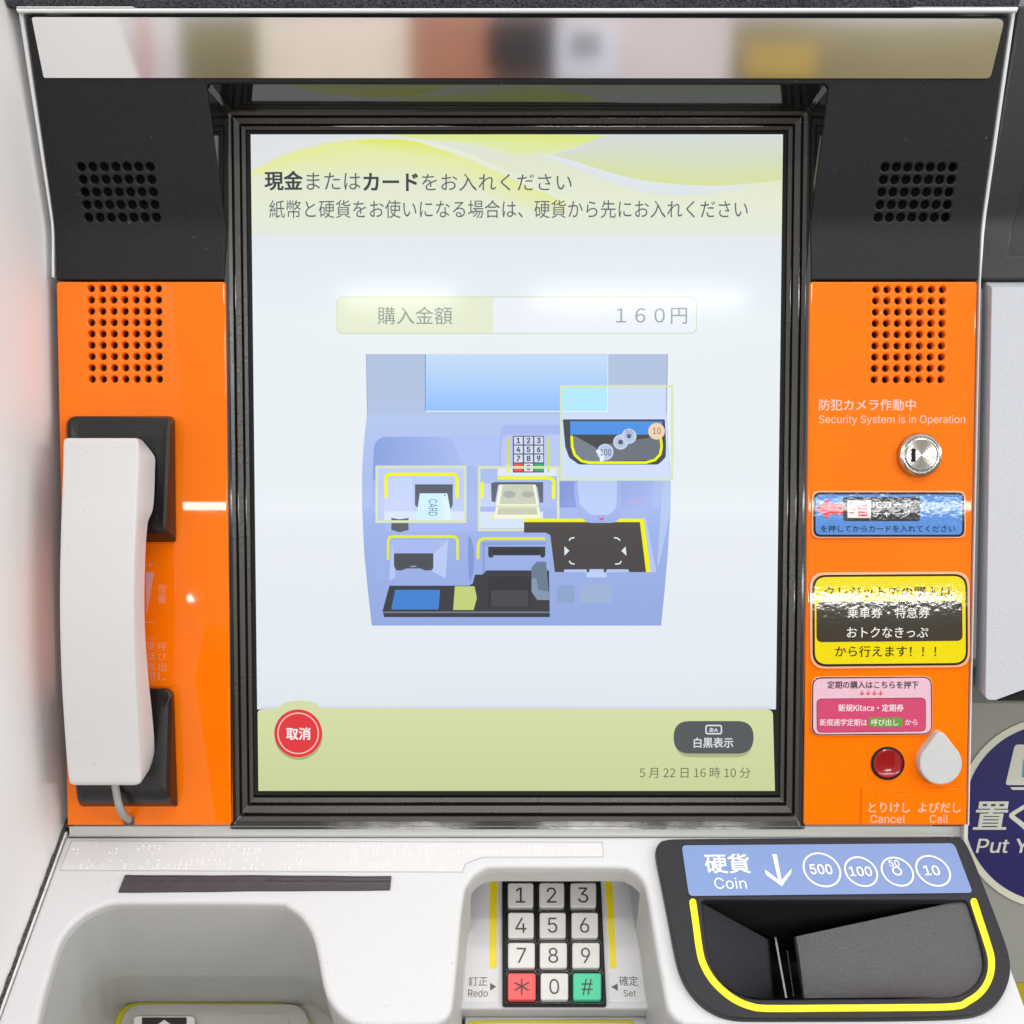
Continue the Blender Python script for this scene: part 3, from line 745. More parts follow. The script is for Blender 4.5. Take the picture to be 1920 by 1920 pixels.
# bottom black shelf
P(rp(qc([(385, 1268), (1340, 1268), (1385, 1240), (1412, 1135), (1500, 1135), (1550, 1085), (2300, 1085), (2310, 1645), (320, 1645), (303, 1570)]), [1, 2, 2, 2, 2, 2, 0, 0, 1, 2]), '#3e3f45')
P(qc([(305, 1578), (2310, 1578), (2310, 1597), (310, 1597)]), '#767d8c')
P(rp(qc([(455, 1318), (995, 1318), (975, 1553), (405, 1553)]), 3), '#4383d2'); P(rp(qc([(1170, 1275), (1405, 1275), (1435, 1415), (1395, 1560), (1150, 1560)]), 1.5), '#c2d17a')
P(rp(qc([(1565, 1160), (2080, 1160), (2080, 1525), (1565, 1525)]), 3), '#37383d'); P(rp(qc([(1605, 1325), (2050, 1325), (2050, 1520), (1605, 1520)]), 2), '#494a51')
P(rp(qd([(170, 1050), (235, 980), (345, 980), (385, 1440), (240, 1440), (170, 1340)]), [4, 4, 2, 0, 8, 6]), '#6b7c92'); P(rp(qd([(170, 1180), (230, 1180), (250, 1320), (380, 1340), (385, 1440), (240, 1440), (170, 1340)]), 2), '#8497b0')
# keypad alcove
P(rp(qa([(1690, 1500), (1720, 935), (3100, 935), (3140, 1500)]), [0, 14, 14, 0]), '#a9b8ee'); P(rp(qa([(1720, 1560), (1735, 1055), (2760, 1055), (2780, 1560)]), [0, 16, 16, 0]), '#bac8f2')
P(qa([(1690, 1460), (2390, 1460), (2395, 1550), (1675, 1550)]), '#dfe9fb')
ST([(815 + 139, 822), (953, 876)], 4, '#d5dc3a'); ST([(1027, 822), (1028.5, 884)], 4, '#d5dc3a'); ST([(953, 872), (952.5, 884)], 5, '#eef214'); 
P(rrect(961.5, 817, 1020, 886, 2), '#4f5666')
for j in range(4):
    for i in range(3):
        x0, y0 = 963.6 + i*19.1, 818.8 + j*16.8
        c_ = '#d3dcf3' if j < 3 else ('#f05a48', '#e4e9f6', '#3fae62')[i]
        P([(x0, y0), (x0+16.6, y0), (x0+16.8, y0+14.6), (x0+.2, y0+14.6)], c_)
        if j < 3: b.text(SCR, str(1 + i + 3*j), 0, y0+2.3, 0, y0+12, DS, '#353a45', e*(lay[0] + .1), cx=x0+8.3, bold=.02)
        elif i == 1: b.text(SCR, '0', 0, y0+2.3, 0, y0+12, DS, '#353a45', e*(lay[0] + .1), cx=x0+8.3, bold=.02)
# highlighted banknote box
P(qc([(1460, 380), (2230, 380), (2230, 580), (1460, 580)]), '#d5e3fd'); P(qa([(1460, 1640), (1700, 1640), (1700, 1920), (1460, 1920)]), '#c3d0f8')
ST(opath(qb([(-220, 1575), (200, 1575), (380, 1575), (420, 1590), (440, 1625)])), 6, '#f3f60a')
ST(qb([(435, 1660), (435, 1810)]), 6, '#f3f60a'); ST(qa([(1498, 1640), (1498, 1800)]), 6, '#f3f60a')
P(qa([(1605, 1640), (1650, 1625), (2230, 1625), (2230, 1870), (2190, 1875), (2160, 1680), (1690, 1660), (1655, 1870), (1610, 1855)]), '#5a6272')
P(qc([(1705, 55), (2140, 55), (2205, 465), (1640, 465)]), '#f1f4d4'); P(qc([(1745, 60), (2105, 60), (2150, 290), (1705, 290)]), '#c8ccb8'); P(qc([(1690, 330), (2150, 330), (2165, 415), (1680, 415)]), '#c4c9b0')
P(circ(955, 927, 12, 20, 7), '#a9b1a8'); P(circ(990, 927, 12, 20, 6), '#a9b1a8'); P(qc([(1665, 312), (2185, 312), (2185, 318), (1665, 318)]), '#8e9482')
P(qc([(1600, 450), (1640, 430), (1640, 470), (1600, 468)]), '#f3f60a')
hl(896, 874, 1049, 996)
# coin hopper, returns tray and bowl
P(qd([(505, 15), (1640, 15), (1600, 330), (505, 330)]), lambda x, y: tuple(A_ + (B_ - A_)*max(0, min(1, (x - 1049)/170)) for A_, B_ in zip(hexc('#8093d8'), hexc('#a3b6ec'))))
P(circ(1192, 940, 17, 20, 6), '#abaee2')
P(rp(qd([(1740, 0), (1830, 0), (1830, 400), (1700, 1020), (1680, 1020)]), 0), '#b2c6f0')
P(qd([(80, 500), (1480, 500), (1545, 1105), (450, 1105), (395, 660), (340, 632), (80, 632)]), '#4a4645')
P(qd([(85, 462), (1520, 462), (1600, 1105), (1545, 1105), (1470, 505), (85, 505)]), '#f0ee0c')
P(qd([(1520, 430), (1540, 440), (1670, 1110), (1600, 1105)]), '#b7c7f4')
P(rp(qb([(700, 1450), (1255, 1450), (1250, 2050), (1160, 2115), (830, 2115), (720, 1990), (680, 1750)]), [2, 2, 14, 24, 24, 20, 10]), '#9fb1ea')
P(rp(qb([(760, 1450), (1200, 1450), (1190, 1920), (1110, 2020), (870, 2020), (750, 1890), (720, 1650)]), [2, 2, 10, 16, 18, 12, 8]), '#b9cbf5')
P(qd([(972, 455), (1050, 455), (1010, 492)]), '#f0485a')
ST(opath(qd([(625, 722), (640, 700), (680, 692)])), 2.6, '#dce8f4'); ST(opath(qd([(1165, 692), (1205, 700), (1230, 722)])), 2.6, '#dce8f4')
ST(opath(qd([(627, 975), (640, 1000), (680, 1008)])), 2.6, '#dce8f4'); ST(opath(qd([(1180, 1010), (1230, 1003), (1245, 978)])), 2.6, '#dce8f4')
P(qd([(565, 795), (625, 850), (565, 908)]), '#dce8f4'); P(qd([(1300, 797), (1247, 850), (1310, 910)]), '#dce8f4')
P(rp(qd([(560, 1105), (560, 1075), (830, 1072), (838, 1108)]), 1), '#b6c6f1'); P(qd([(865, 1070), (1035, 1070), (1040, 1112), (862, 1112)]), '#bccbf4'); P(rp(qd([(1062, 1108), (1075, 1072), (1330, 1072), (1345, 1105)]), 1), '#b6c6f1')
P(qd([(830, 1112), (1070, 1112), (1070, 1168), (830, 1168)]), '#c0d0f5')
P(rrect(1045, 1097, 1077, 1130, 5), '#8ea4cc'); P(rrect(1089, 1095, 1148.5, 1130, 4), '#9fb3d8')
# highlight box over the hopper
P(qb([(540, 485), (1085, 485), (1085, 775), (540, 775)]), '#b4e8fd'); P(qb([(1095, 485), (1785, 485), (1780, 860), (540, 860), (540, 785), (1095, 785)]), '#cdddf7')
P(qb([(1075, 485), (1090, 485), (1090, 785), (540, 785), (540, 772), (1075, 772)]), '#dcf3fd')
P(qb([(535, 830), (1785, 830), (1835, 1590), (535, 1590)]), '#cfdffb')
P(rp(qb([(545, 872), (1770, 872), (1785, 1180), (1780, 1330), (1690, 1415), (740, 1415), (620, 1330), (575, 1200)]), [2, 2, 6, 12, 10, 14, 12, 6]), '#474d55')
P(qb([(635, 895), (1740, 895), (1740, 1055), (635, 1055)]), '#4f93e4')
P(qb([(690, 1060), (1720, 1060), (1590, 1090), (1180, 1170), (950, 1210)]), '#484b4c')
P(qb([(690, 1070), (945, 1215), (990, 1375), (840, 1375), (690, 1300), (660, 1090)]), '#78818f'); P(qb([(1010, 1180), (1700, 1075), (1715, 1250), (1620, 1360), (1000, 1375)]), '#6c747f')
ST(opath(qb([(652, 1080), (658, 1200), (690, 1300), (770, 1370), (860, 1392), (1200, 1392), (1540, 1392), (1650, 1360), (1715, 1290), (1732, 1200), (1722, 1110)])), 5, '#f0f40c')
for cx, cy, r, c_ in ((1055, 1265, 100, '#c3d0ec'), (1240, 1145, 90, '#cbd8f0'), (1340, 1075, 90, '#cbd8f0'), (1670, 1015, 100, '#f2d3b4')):
    x, y = qb([(cx, cy)])[0]; P(circ(x, y, r*.15625, 28), c_); 
    if c_ != '#f2d3b4': P(circ(x, y, r*.155*.80, 24), '#b7c6e6')
for cx, cy, r in ((1240, 1145, 30), (1340, 1075, 26)):
    x, y = qb([(cx, cy)])[0]; P(circ(x, y, r*.15625, 14), '#59646e')
P(smooth(qb([(940, 1250), (1000, 1240), (1040, 1300), (1035, 1370), (990, 1370), (985, 1310)]), 4, True), '#e8eef8')
b.text(SCR, '100', 1126, 842, 1146, 854, DS, '#55617a', e*(lay[0] + .1), bold=.006)
b.text(SCR, '50', 1173.5, 806, 1186, 816, DS, '#6d7c97', e*(lay[0] + .1))
b.text(SCR, '10', 1224, 802, 1239, 814, DS, '#6a5c50', e*(lay[0] + .1), bold=.004)
hl(1050, 722, 1262.5, 901, 4.4)
part(b, 'machine_picture', TM, under=part_scr)

# ---- ledge under the face and the white deck
b = MB()
pr = [(on(960, 1549, -.001).y, -.001), (on(960, 1549, -.004).y - .0006, -.0045), (on(960, 1568, -.0045).y, -.0045), (DECK.P.y + .0002, -.0022), (DECK.P.y - .001, -.012)]
b.loft([[FW(u, v, n) for v, n in pr] for u in (UL, UR - .0012)], M['grey'], caps=False, closed=False)
b.loft([[FW(u, v, n) for v, n in ((on(960, 1546, 0).y, -.02), (on(960, 1546, 0).y, .0004), (DECK.P.y - .004, .0004), (DECK.P.y - .004, -.02))] for u in (UR - .0012, UR + .0008)], M['grey'])
part(b, 'ledge', TM)

well = [(69, 1921), (82.5, 1860), (94, 1822), (105, 1785), (116, 1759), (131, 1738), (156, 1716), (184, 1701.5), (206, 1694.8), (228, 1692.8), (300, 1692.8), (400, 1692.8), (519, 1694.3), (538, 1699.5), (559, 1713.5), (572, 1728.7), (583, 1747.5), (590.6, 1770), (597, 1800), (603.7, 1837.5), (611, 1863.7), (622.5, 1884), (637.5, 1901), (658, 1914.5), (680, 1920)]
well += [(740, 1921), (800, 1920), (822, 1917), (836, 1909), (846, 1894), (851, 1867.5), (858, 1795.6), (864, 1723.7), (871.5, 1671), (877.5, 1656.7), (889.5, 1640), (908.6, 1628), (930, 1625.3), (1040, 1625.3), (1158, 1625.5), (1179, 1629), (1196, 1640), (1206, 1654), (1213, 1676), (1222.5, 1733), (1232, 1791), (1241.6, 1843.5), (1249, 1884), (1259, 1903), (1277, 1916), (1310, 1921), (1500, 1922), (1800, 1922), (1850, 1924), (1885, 1960)]
well = smooth(well, 4) + [(1895, 2060), (40, 2060)]
hop = chaikin([(1315, 1686.5), (1317, 1700), (1321.4, 1733), (1326, 1781), (1335, 1810), (1352, 1839), (1373.4, 1859), (1402, 1870.5), (1430, 1873.5), (1550, 1872), (1771.6, 1870.5), (1806, 1863), (1829.4, 1845.5), (1843.5, 1820), (1845, 1796.7), (1836, 1758), (1818, 1700), (1812, 1686.5), (1790, 1686.5), (1340, 1686.5)], 2)
b = MB()
deck_out = [(-.2358, .0008), (.2383, .0008), (.2383, -.150), (-.2358, -.150)]
wl = loc(DECK, well)
wl = [(a, max(c, -.140)) for a, c in wl]
big = loc(DECK, [(1298, 1674), (1828, 1672), (1853, 1760), (1855, 1825), (1812, 1880), (1400, 1884), (1312, 1835)])
b.solid(DECK, [deck_out, wl, big], -.006, 0, M['deck'], bev=.0026, res=4, metric=True)
deck = part(b, 'deck', TM, label='white moulded deck with cut-outs for card reader and keypad')
b = MB()
W3 = wl; V0 = []
def wdepth(a, c):
    x, y = proj(DECK.q(a, c)); 
    if 845 < x < 1252 and y < 1662: return .0145 + .1035 * max(0, (y - 1652) / 10)
    return .118
def flare(a, c):
    x, y = proj(DECK.q(a, c)); return a - .0225 * max(0, min(1, (300 - x) / 75)) if y < 1990 else a
top_ = [DECK.pt(a, c, -.0059) for a, c in W3]; bot_ = [DECK.pt(max(flare(a, c), -.2322), c, -wdepth(a, c)) for a, c in W3]
b.loft([top_, bot_], M['grey'], caps=False)
part(b, 'recess_wall', TM)
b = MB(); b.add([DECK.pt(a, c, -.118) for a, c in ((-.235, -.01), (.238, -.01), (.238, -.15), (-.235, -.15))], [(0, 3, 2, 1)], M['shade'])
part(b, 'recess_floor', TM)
# outer sides of the lower housing
b = MB()
for u0, u1 in ((-.2357, -.2325), (.2352, .2382)):
    b.loft([[W(DECK.q(u, y_, h)) for u in (u0, u1)] + [W(DECK.q(u, y_, h2)) for u in (u1, u0)] for y_, h, h2 in ((.0006, -.0062, -.20), (-.149, -.0062, -.20))], M['deck'])
b.loft([[W(DECK.q(u, y_, h)) for y_, h in ((-.149, -.0062), (-.149, -.2), (-.146, -.2), (-.146, -.0062))] for u in (-.2325, .2352)], M['deck'])
part(b, 'lower_housing', TM, smooth=False)

# ---- card reader in the left recess
FL = Plane(DECK.q(0, 0, -.112), DECK.ex, DECK.ey)
b = MB()
b.solid(FL, [rp([(196, 1990), (222, 1877), (556, 1878), (640, 1990)], [0, 52, 70, 0])], -.006, -.001, INK, '#c9bd08', bev=.001, hp=0)
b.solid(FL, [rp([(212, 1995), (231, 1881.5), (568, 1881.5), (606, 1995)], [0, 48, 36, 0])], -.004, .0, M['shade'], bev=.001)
cr = part(b, 'card_reader', TM, label='grey card reader rimmed in yellow at the bottom of the left recess')
b = MB()
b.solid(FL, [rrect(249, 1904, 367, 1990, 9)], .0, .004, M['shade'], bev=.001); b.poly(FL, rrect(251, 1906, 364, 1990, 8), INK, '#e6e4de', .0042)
b.poly(FL, [(266, 1907.5), (350, 1907.5), (350, 1990), (266, 1990)], INK, '#2c2628', .0043)
b.poly(FL, [(308, 1912), (330, 1928), (320, 1928), (320, 1990), (296, 1990), (296, 1928), (286, 1928)], INK, '#e6e4de', .0044)
part(b, 'arrow_label', TM, under=cr)
b = MB(); b.solid(FL, [rp([(445, 1900.5), (530, 1900.5), (540, 1907), (543, 1930), (450, 1930)], 1.5)], .0, .0004, M['shade'], bev=.0001); part(b, 'embossed_sticker', TM, under=cr)

# ---- braille strip on the deck
b = MB()
strip = rp([(134, 1577), (1130, 1579.5), (1132, 1608), (905, 1608.5), (873, 1621), (868, 1636.5), (112, 1633)], [3, 3, 2, 14, 10, 3, 2])
b.solid(DECK, [strip], .0, .00035, M['clear'], bev=.0001)
inn = [(x + (1.3 if x < 500 else -1.3), y + (1.3 if y < 1600 else -1.3)) for x, y in strip]
b.solid(DECK, [[(a, c) for a, c in loc(DECK, strip)], loc(DECK, inn)], .00034, .0004, INK, '#aaa8ae', metric=True)
bs = part(b, 'braille_strip', TM, label='clear sticker with two rows of braille along the back of the deck')
b = MB()
rnd = random.Random(3)
def cells(x0, x1, y0, dx, dy):
    x = x0
    while x < x1:
        if rnd.random() < .82:
            for i in range(2):
                for j in range(3):
                    if rnd.random() < .45:
                        q = DECK.at(x + i*8.2 - j*1.6*(.6 if x > 500 else 1), y0 + j*dy); b.dome(DECK, *q, .0008, .0005, M['dot'], h=.0003, n=7)
        x += dx
cells(140, 640, 1585.5, 20, 7); cells(660, 835, 1586.5, 20, 7); cells(125, 835, 1613.5, 20.5, 7)
for x in range(850, 960, 9):
    q = DECK.at(x, 1596); b.dome(DECK, *q, .0008, .0005, M['dot'], h=.0003, n=7)
cells(960, 1120, 1587, 22, 7)
part(b, 'braille_dots', TM, under=bs)

# ---- keypad
b = MB()
kpo = rp([(842, 1893), (868, 1600), (1222, 1600), (1264, 1893)], [6, 4, 4, 6])
b.solid(KP, [kpo], -.030, .0, M['deck'], bev=.0018, res=3)
kp = part(b, 'keypad', TM, label='keypad of twelve keys in the recess of the deck')
b = MB()
b.solid(KP, [rp([(884, 1640), (938, 1640), (936, 1880), (867.5, 1880)], 2)], .0, .0003, M['clear'], bev=.0001)
b.poly(KP, [(919, 1640), (932.3, 1640), (930.8, 1816), (918.3, 1816)], INK, '#f0d800', .0004)
DK = '#4d4a4a'
b.text(KP, '訂正', 878.5, 1831, 913.5, 1848.5, INK, DK, .0004); b.text(KP, 'Redo', 877.5, 1855.5, 914.5, 1869, INK, DK, .0004)
b.poly(KP, [(919, 1843), (930.5, 1850), (919, 1857.5)], INK, DK, .0004)
part(b, 'key_label', TM, under=kp, label='clear label with yellow line and the word Redo')
b = MB()
b.solid(KP, [rp([(1134, 1640), (1178, 1640), (1211, 1879), (1142, 1879)], 2)], .0, .0003, M['clear'], bev=.0001)
b.poly(KP, [(1134, 1640), (1147, 1640), (1156.5, 1816), (1144, 1816)], INK, '#f0d800', .0004)
b.text(KP, '確定', 1161.5, 1830, 1197, 1848.5, INK, DK, .0004); b.text(KP, 'Set', 1169.5, 1856, 1192.5, 1868.5, INK, DK, .0004)
b.poly(KP, [(1158, 1844), (1146, 1850.5), (1158.5, 1858)], INK, DK, .0004)
part(b, 'key_label', TM, under=kp, label='clear label with yellow line and the word Set')
b = MB()
KF = .0022
kf = rp([(941.5, 1640), (1126, 1640), (1137.5, 1886.5), (942, 1886.5)], [2, 2, 5, 5])
kx = [[(952, 1000), (1011, 1058), (1069.5, 1118)], [(952.5, 1001), (1011.7, 1061), (1071.6, 1121.5)], [(952.3, 1003), (1012, 1063.3), (1073, 1124.5)], [(952, 1004.5), (1013.6, 1065.6), (1074.5, 1127.5)]]
ky = [(1655, 1701), (1710.5, 1758.5), (1767, 1815), (1824, 1875)]
b.solid(KP, [kf], .0, KF, M['black'], bev=.0006)
for j in range(4):
    for i in range(3):
        x0, x1 = kx[j][i]; y0, y1 = ky[j]
        b.solid(KP, [rrect(x0 - 4.5, y0 - 2.5, x1 + 4.5, y1 + 7, 6), rrect(x0 - 2, y0 - 0, x1 + 2, y1 + 4.5, 5)], KF - .0003, KF + .0008, M['gloss'], bev=.0003)
part(b, 'key_frame', TM, under=kp)
names = ['1', '2', '3', '4', '5', '6', '7', '8', '9', '*', '0', '#']
for k, g in enumerate(names):
    j, i = divmod(k, 3); x0, x1 = kx[j][i]; y0, y1 = ky[j]; b = MB(); kh = KF + .0040
    c_ = {'*': (.85, .10, .10), '#': (.06, .62, .33)}.get(g, (.72, .70, .67))
    b.solid(KP, [rrect(x0, y0, x1, y1, 5)], KF - .001, kh, M['key'], c_, bev=.0008, res=3)
    ym = (y0 + y1) / 2; xm = (x0 + x1) / 2
    if g == '*':
        for t in (0, pi/3, -pi/3):
            dx, dy = 14.5*sin(t), 14.5*cos(t); b.poly(KP, band([(xm - dx, ym - dy*.95), (xm + dx, ym + dy*.95)], 2.8), INK, '#3a2c2c', kh + EPS*(1.5 + t*.4))
    elif g == '#':
        for d in (-4.5, 4.5):
            b.poly(KP, band([(xm + d + 2.6, ym - 13.5), (xm + d - 2.6, ym + 15)], 2.6), INK, '#2c3a30', kh + EPS); b.poly(KP, band([(xm - 9.5, ym + .5 + d*1.1), (xm + 9.5, ym + .5 + d*1.1)], 2.6), INK, '#2c3a30', kh + EPS*1.4)
    else: b.text(KP, g, 0, ym - 14, 0, ym + 14.5, INK, '#3b3836', kh + EPS, cx=xm, bold=.002)
    part(b, 'key', TM, under=kp, label={'*': 'red star key', '#': 'green hash key'}.get(g, 'pale key marked ' + g))
# banknote slot below the keypad
b = MB()
b.solid(KP, [[(872, 1906), (1212, 1906), (1225, 2000), (868, 2000)]], -.05, -.012, M['grey'], bev=.001, hp=-.012)
b.poly(KP, band(smooth([(880, 1960), (882, 1924), (894, 1916.5), (1040, 1915.5), (1170, 1915.5), (1186, 1921), (1192, 1960)], 5), 6, False), INK, '#c9bd10', -.0118)
part(b, 'banknote_slot', TM)

# ---- coin hopper
HT = .0042
b = MB()
hop_out = chaikin([(1229, 1600), (1231, 1585), (1243, 1572.5), (1300, 1571.5), (1550, 1569.5), (1795, 1567.5), (1811, 1574), (1839, 1642.5), (1877.6, 1742.7), (1893, 1787), (1896.5, 1820), (1889, 1850.6), (1873.7, 1877.6), (1850.6, 1895), (1815, 1905), (1700, 1908), (1550, 1908.5), (1400, 1909), (1373, 1907), (1346.5, 1900), (1315.6, 1881.5), (1290.6, 1853.5), (1275, 1823), (1265.5, 1787), (1252, 1713.8), (1238.5, 1646)], 2)
hop_s = hop
b.solid(DECK, [hop_out, hop_s], .0, HT, M['hopper'], bev=.0012, res=3)
hp_ = part(b, 'coin_hopper', TM, label='black coin hopper with blue label and yellow rim')
b = MB()
lab = rp([(1278, 1585), (1789, 1581), (1824, 1674), (1292, 1680)], [8, 14, 6, 10])
cen = (1550, 1632)
b.poly(DECK, [(cen[0] + (x-cen[0])*1.006, cen[1] + (y-cen[1])*1.03) for x, y in lab], INK, '#17171b', HT + .0002)
b.poly(DECK, lab, INK, (.205, .30, .575), HT + .0004)
tH = HT + .0006; WH = '#f4f6fa'
b.text(DECK, '硬貨', 1325, 1601, 1408, 1637, INK, WH, tH, bold=.016); b.text(DECK, 'Coin', 1341, 1645.5, 1401, 1666.5, INK, WH, tH, bold=.002)
b.poly(DECK, [(1447.6, 1601.6), (1456.3, 1601.6), (1465.5, 1650), (1484, 1629), (1483.5, 1637), (1466, 1662), (1436, 1640), (1434, 1630), (1459, 1649)], INK, WH, tH)
def ring_m(x, y, r, w): 
    a, c = DECK.at(x, y, tH); b.solid(DECK, [circ(a, c, r, 40), circ(a, c, r - w, 40)], tH - .0001, tH, INK, WH, metric=True)
ring_m(1541, 1630.5, .0096, .0009); ring_m(1614.5, 1634, .0084, .0009); ring_m(1682.5, 1634, .0082, .0009); ring_m(1749.5, 1632.5, .0087, .0009); ring_m(1682, 1633, .0025, .0008)
b.text(DECK, '500', 1521, 1620.5, 1562, 1639, INK, WH, tH, bold=.012); b.text(DECK, '100', 1595, 1625, 1636.5, 1642.5, INK, WH, tH, bold=.012)
b.text(DECK, '50', 1668.5, 1612.5, 1687.5, 1624.5, INK, WH, tH, bold=.010); b.text(DECK, '10', 1735.5, 1623, 1764, 1641, INK, WH, tH, bold=.012)
part(b, 'coin_label', TM, under=hp_, label='blue label with coin symbols and the word Coin')
b = MB()
yl = smooth([(1299, 1691), (1305, 1733), (1311, 1777), (1317.5, 1804), (1333, 1833), (1354, 1856), (1379, 1874.5), (1408, 1886.5), (1441, 1890.5), (1550, 1890), (1680, 1889), (1787, 1887), (1816, 1877), (1841, 1858), (1856, 1831), (1859, 1798.6), (1850.6, 1765.8), (1836, 1721), (1826, 1690)], 5)
b.solid(DECK, [band(yl, 13)], HT - .0004, HT + .0005, INK, '#fdee00', bev=.0001)
part(b, 'yellow_rim', TM, under=hp_)
b = MB()
def dq(x, y, h): return DECK.pt(*DECK.at(x, y, h), h)
def rs_(p, k):
    p = [Vector(q) for q in p]; L = [0]
    for i in range(1, len(p)): L.append(L[-1] + (p[i]-p[i-1]).length)
    o = []
    for j in range(k+1):
        t = L[-1]*j/k; i = max(1, next((q for q in range(len(L)) if L[q] >= t - 1e-9), len(L)-1)); f = (t-L[i-1])/(L[i]-L[i-1]); o.append(p[i-1].lerp(p[i], f))
    return o
lft = rs_([(1316, 1693), (1321, 1733), (1325, 1781), (1334.5, 1810), (1351, 1839), (1372, 1858), (1400, 1872), (1425, 1876)], 14)
rB = rs_([(1437, 1760), (1446, 1873)], 14)
b.loft([[dq(x, y, .001) for x, y in lft], [dq(x, y, -.020) for x, y in rB], [dq(x + 5, y, -.024) for x, y in rB], [dq(x + 6, y, -.05) for x, y in rB]], M['hopper'], caps=False, closed=False)
rgt = rs_([(1810, 1687), (1820, 1700), (1836, 1758), (1846, 1797), (1844, 1822), (1830, 1847), (1807, 1865), (1772, 1872), (1700, 1874)], 18)
rC = rs_([(1488, 1757), (1505, 1873)], 18)
rings = []
for f, dz in ((0, .002), (.35, -.0042), (.7, -.0085), (.95, -.0118), (.985, -.0128), (1, -.0150), (1.0, -.05)):
    rings.append([dq(p[0]*(1-f) + q[0]*f, p[1]*(1-f) + q[1]*f, dz) for p, q in zip(rgt, rC)])
b.loft(rings, M['chute'], caps=False, closed=False)
part(b, 'coin_chute', TM, under=hp_)
b = MB()
hw = loc(DECK, hop_s)
b.loft([[DECK.pt(a, c, .0005) for a, c in hw], [DECK.pt(a, c, -.055) for a, c in hw]], M['void'], caps=False); b.add([DECK.pt(a, c, -.055) for a, c in loc(DECK, [(1280, 1650), (1860, 1650), (1860, 1900), (1280, 1900)])], [(0, 3, 2, 1)], M['void'])
part(b, 'hopper_well', TM, under=hp_)
b = MB()
b.add([dq(1452, 1757, -.021), dq(1455.5, 1757, -.021), dq(1476, 1871, -.021), dq(1472.5, 1871, -.021), dq(1453, 1757, -.04), dq(1473, 1871, -.04)], [(0, 1, 2, 3), (0, 3, 5, 4)], M['dull'])
b.add([dq(1475, 1782, -.024), dq(1477, 1782, -.024), dq(1489, 1868, -.024), dq(1487, 1868, -.024)], [(0, 1, 2, 3)], M['nblack'])
part(b, 'coin_guide', TM, under=hp_)
TM_PARTS = True

# ================================================================ things on the machine
def solo(mb, name, label, cat, group=None, kind=None):
    lo = Vector((sum(v.x for v in mb.v)/len(mb.v), sum(v.y for v in mb.v)/len(mb.v), min(v.z for v in mb.v)))
    mb.v = [v - lo for v in mb.v]; o = mb.build(name); o.location = lo; tag(o, label, cat, group, kind); return o

# ---- handset
HS = thing('telephone_handset', 'white telephone handset hanging in black cradles on the left orange panel', 'handset', FW(*on(200, 1472, .02)))
st = [  # row, left, right front edge, right back edge, front n, thickness, chamfer
(821.5, 123, 256, 261, .0285, .014), (824, 118, 260, 266, .0295, .017), (832, 116.2, 262, 273, .0299, .018), (846, 115.9, 261.8, 284, .0303, .018), (858, 115.7, 261.5, 290.5, .0307, .018), (880, 115.2, 260.8, 290.5, .0314, .018), (930, 113.6, 258.5, 289, .0330, .018), (960, 112.4, 257.3, 286, .0342, .0175),
    (984, 111.6, 256.4, 277, .0350, .0152), (1080, 109.4, 252.6, 271.5, .0367, .0142), (1180, 109.6, 251.8, 271.5, .0368, .0140), (1280, 112.8, 255, 278, .0347, .0150), (1350, 117, 258.8, 285, .0322, .0168),
    (1410, 121.2, 262.4, 289.5, .0297, .018), (1440, 123.8, 264.3, 288, .0285, .018), (1462, 126.6, 265.6, 281, .0278, .017), (1469, 128.5, 264, 275, .0272, .016), (1472, 134, 258, 268, .0262, .013)]
def cr_(rows, k):                # the rows between the given ones, along a smooth curve
    o = []
    for i in range(len(rows) - 1):
        p0, p1, p2, p3 = rows[max(0, i-1)], rows[i], rows[i+1], rows[min(len(rows)-1, i+2)]
        for t in [q / k for q in range(k)]:
            row = []
            for a, b_, c, d in zip(p0, p1, p2, p3):
                def tan(u, v, w, yu, yv, yw): return (w - u) / (yw - yu) if yw != yu else 0
                hh_ = p2[0] - p1[0]; m1 = (c - a) / max(1e-6, p2[0] - p0[0]) * hh_; m2 = (d - b_) / max(1e-6, p3[0] - p1[0]) * hh_
                row.append((2*t**3 - 3*t*t + 1)*b_ + (t**3 - 2*t*t + t)*m1 + (-2*t**3 + 3*t*t)*c + (t**3 - t*t)*m2)
            row[0] = p1[0] + (p2[0] - p1[0]) * t
            o.append(tuple(row))
    return o + [rows[-1]]
st = cr_(st, 5)
b = MB(); rings = []
for y, xl, xr, xb, n, th in st:
    uf0 = on(xl, y, n); uf1 = on(xr, y, n); ub = on(xb, y, n - th)
    v = uf0.y; cch = .0018; cl = .0022
    w0, w1, wb = uf0.x, uf1.x, ub.x
    prof = [(w0 + .001, n - th), (w0, n - th*.6), (w0, n - cl), (w0 + .0006, n - .0006), (w0 + cl, n), (w1 - .0025, n), (w1 - .0008, n - .0003), (w1 + (wb - w1)*.16, n - th*.10), (w1 + (wb-w1)*.55, n - th*.5), (wb, n - th)]
    rings.append([FW(a, v, c_) for a, c_ in prof])
b.loft(rings, M['handset'])
hb = part(b, 'grip', HS)
b = MB()
cpts = smooth([(on(215, 1466, .016)), (on(219, 1490, .017)), (on(224, 1513, .017)), (on(231, 1528, .013)), (on(240, 1534, .006)), (on(241, 1537, -.001))], 6)
cpts = [Vector(p) for p in cpts]; rr = []
for i, p in enumerate(cpts):
    d = (cpts[min(i+1, len(cpts)-1)] - cpts[max(i-1, 0)]).normalized(); s_ = d.cross(Vector((0, 0, 1)));
    if s_.length < .1: s_ = d.cross(Vector((1, 0, 0)))
    s_.normalize(); t_ = d.cross(s_); rr.append([W(p + s_*0.0019*cos(2*pi*k/10) + t_*.0019*sin(2*pi*k/10)) for k in range(10)])
b.loft(rr, M['cord']); part(b, 'cord', HS)

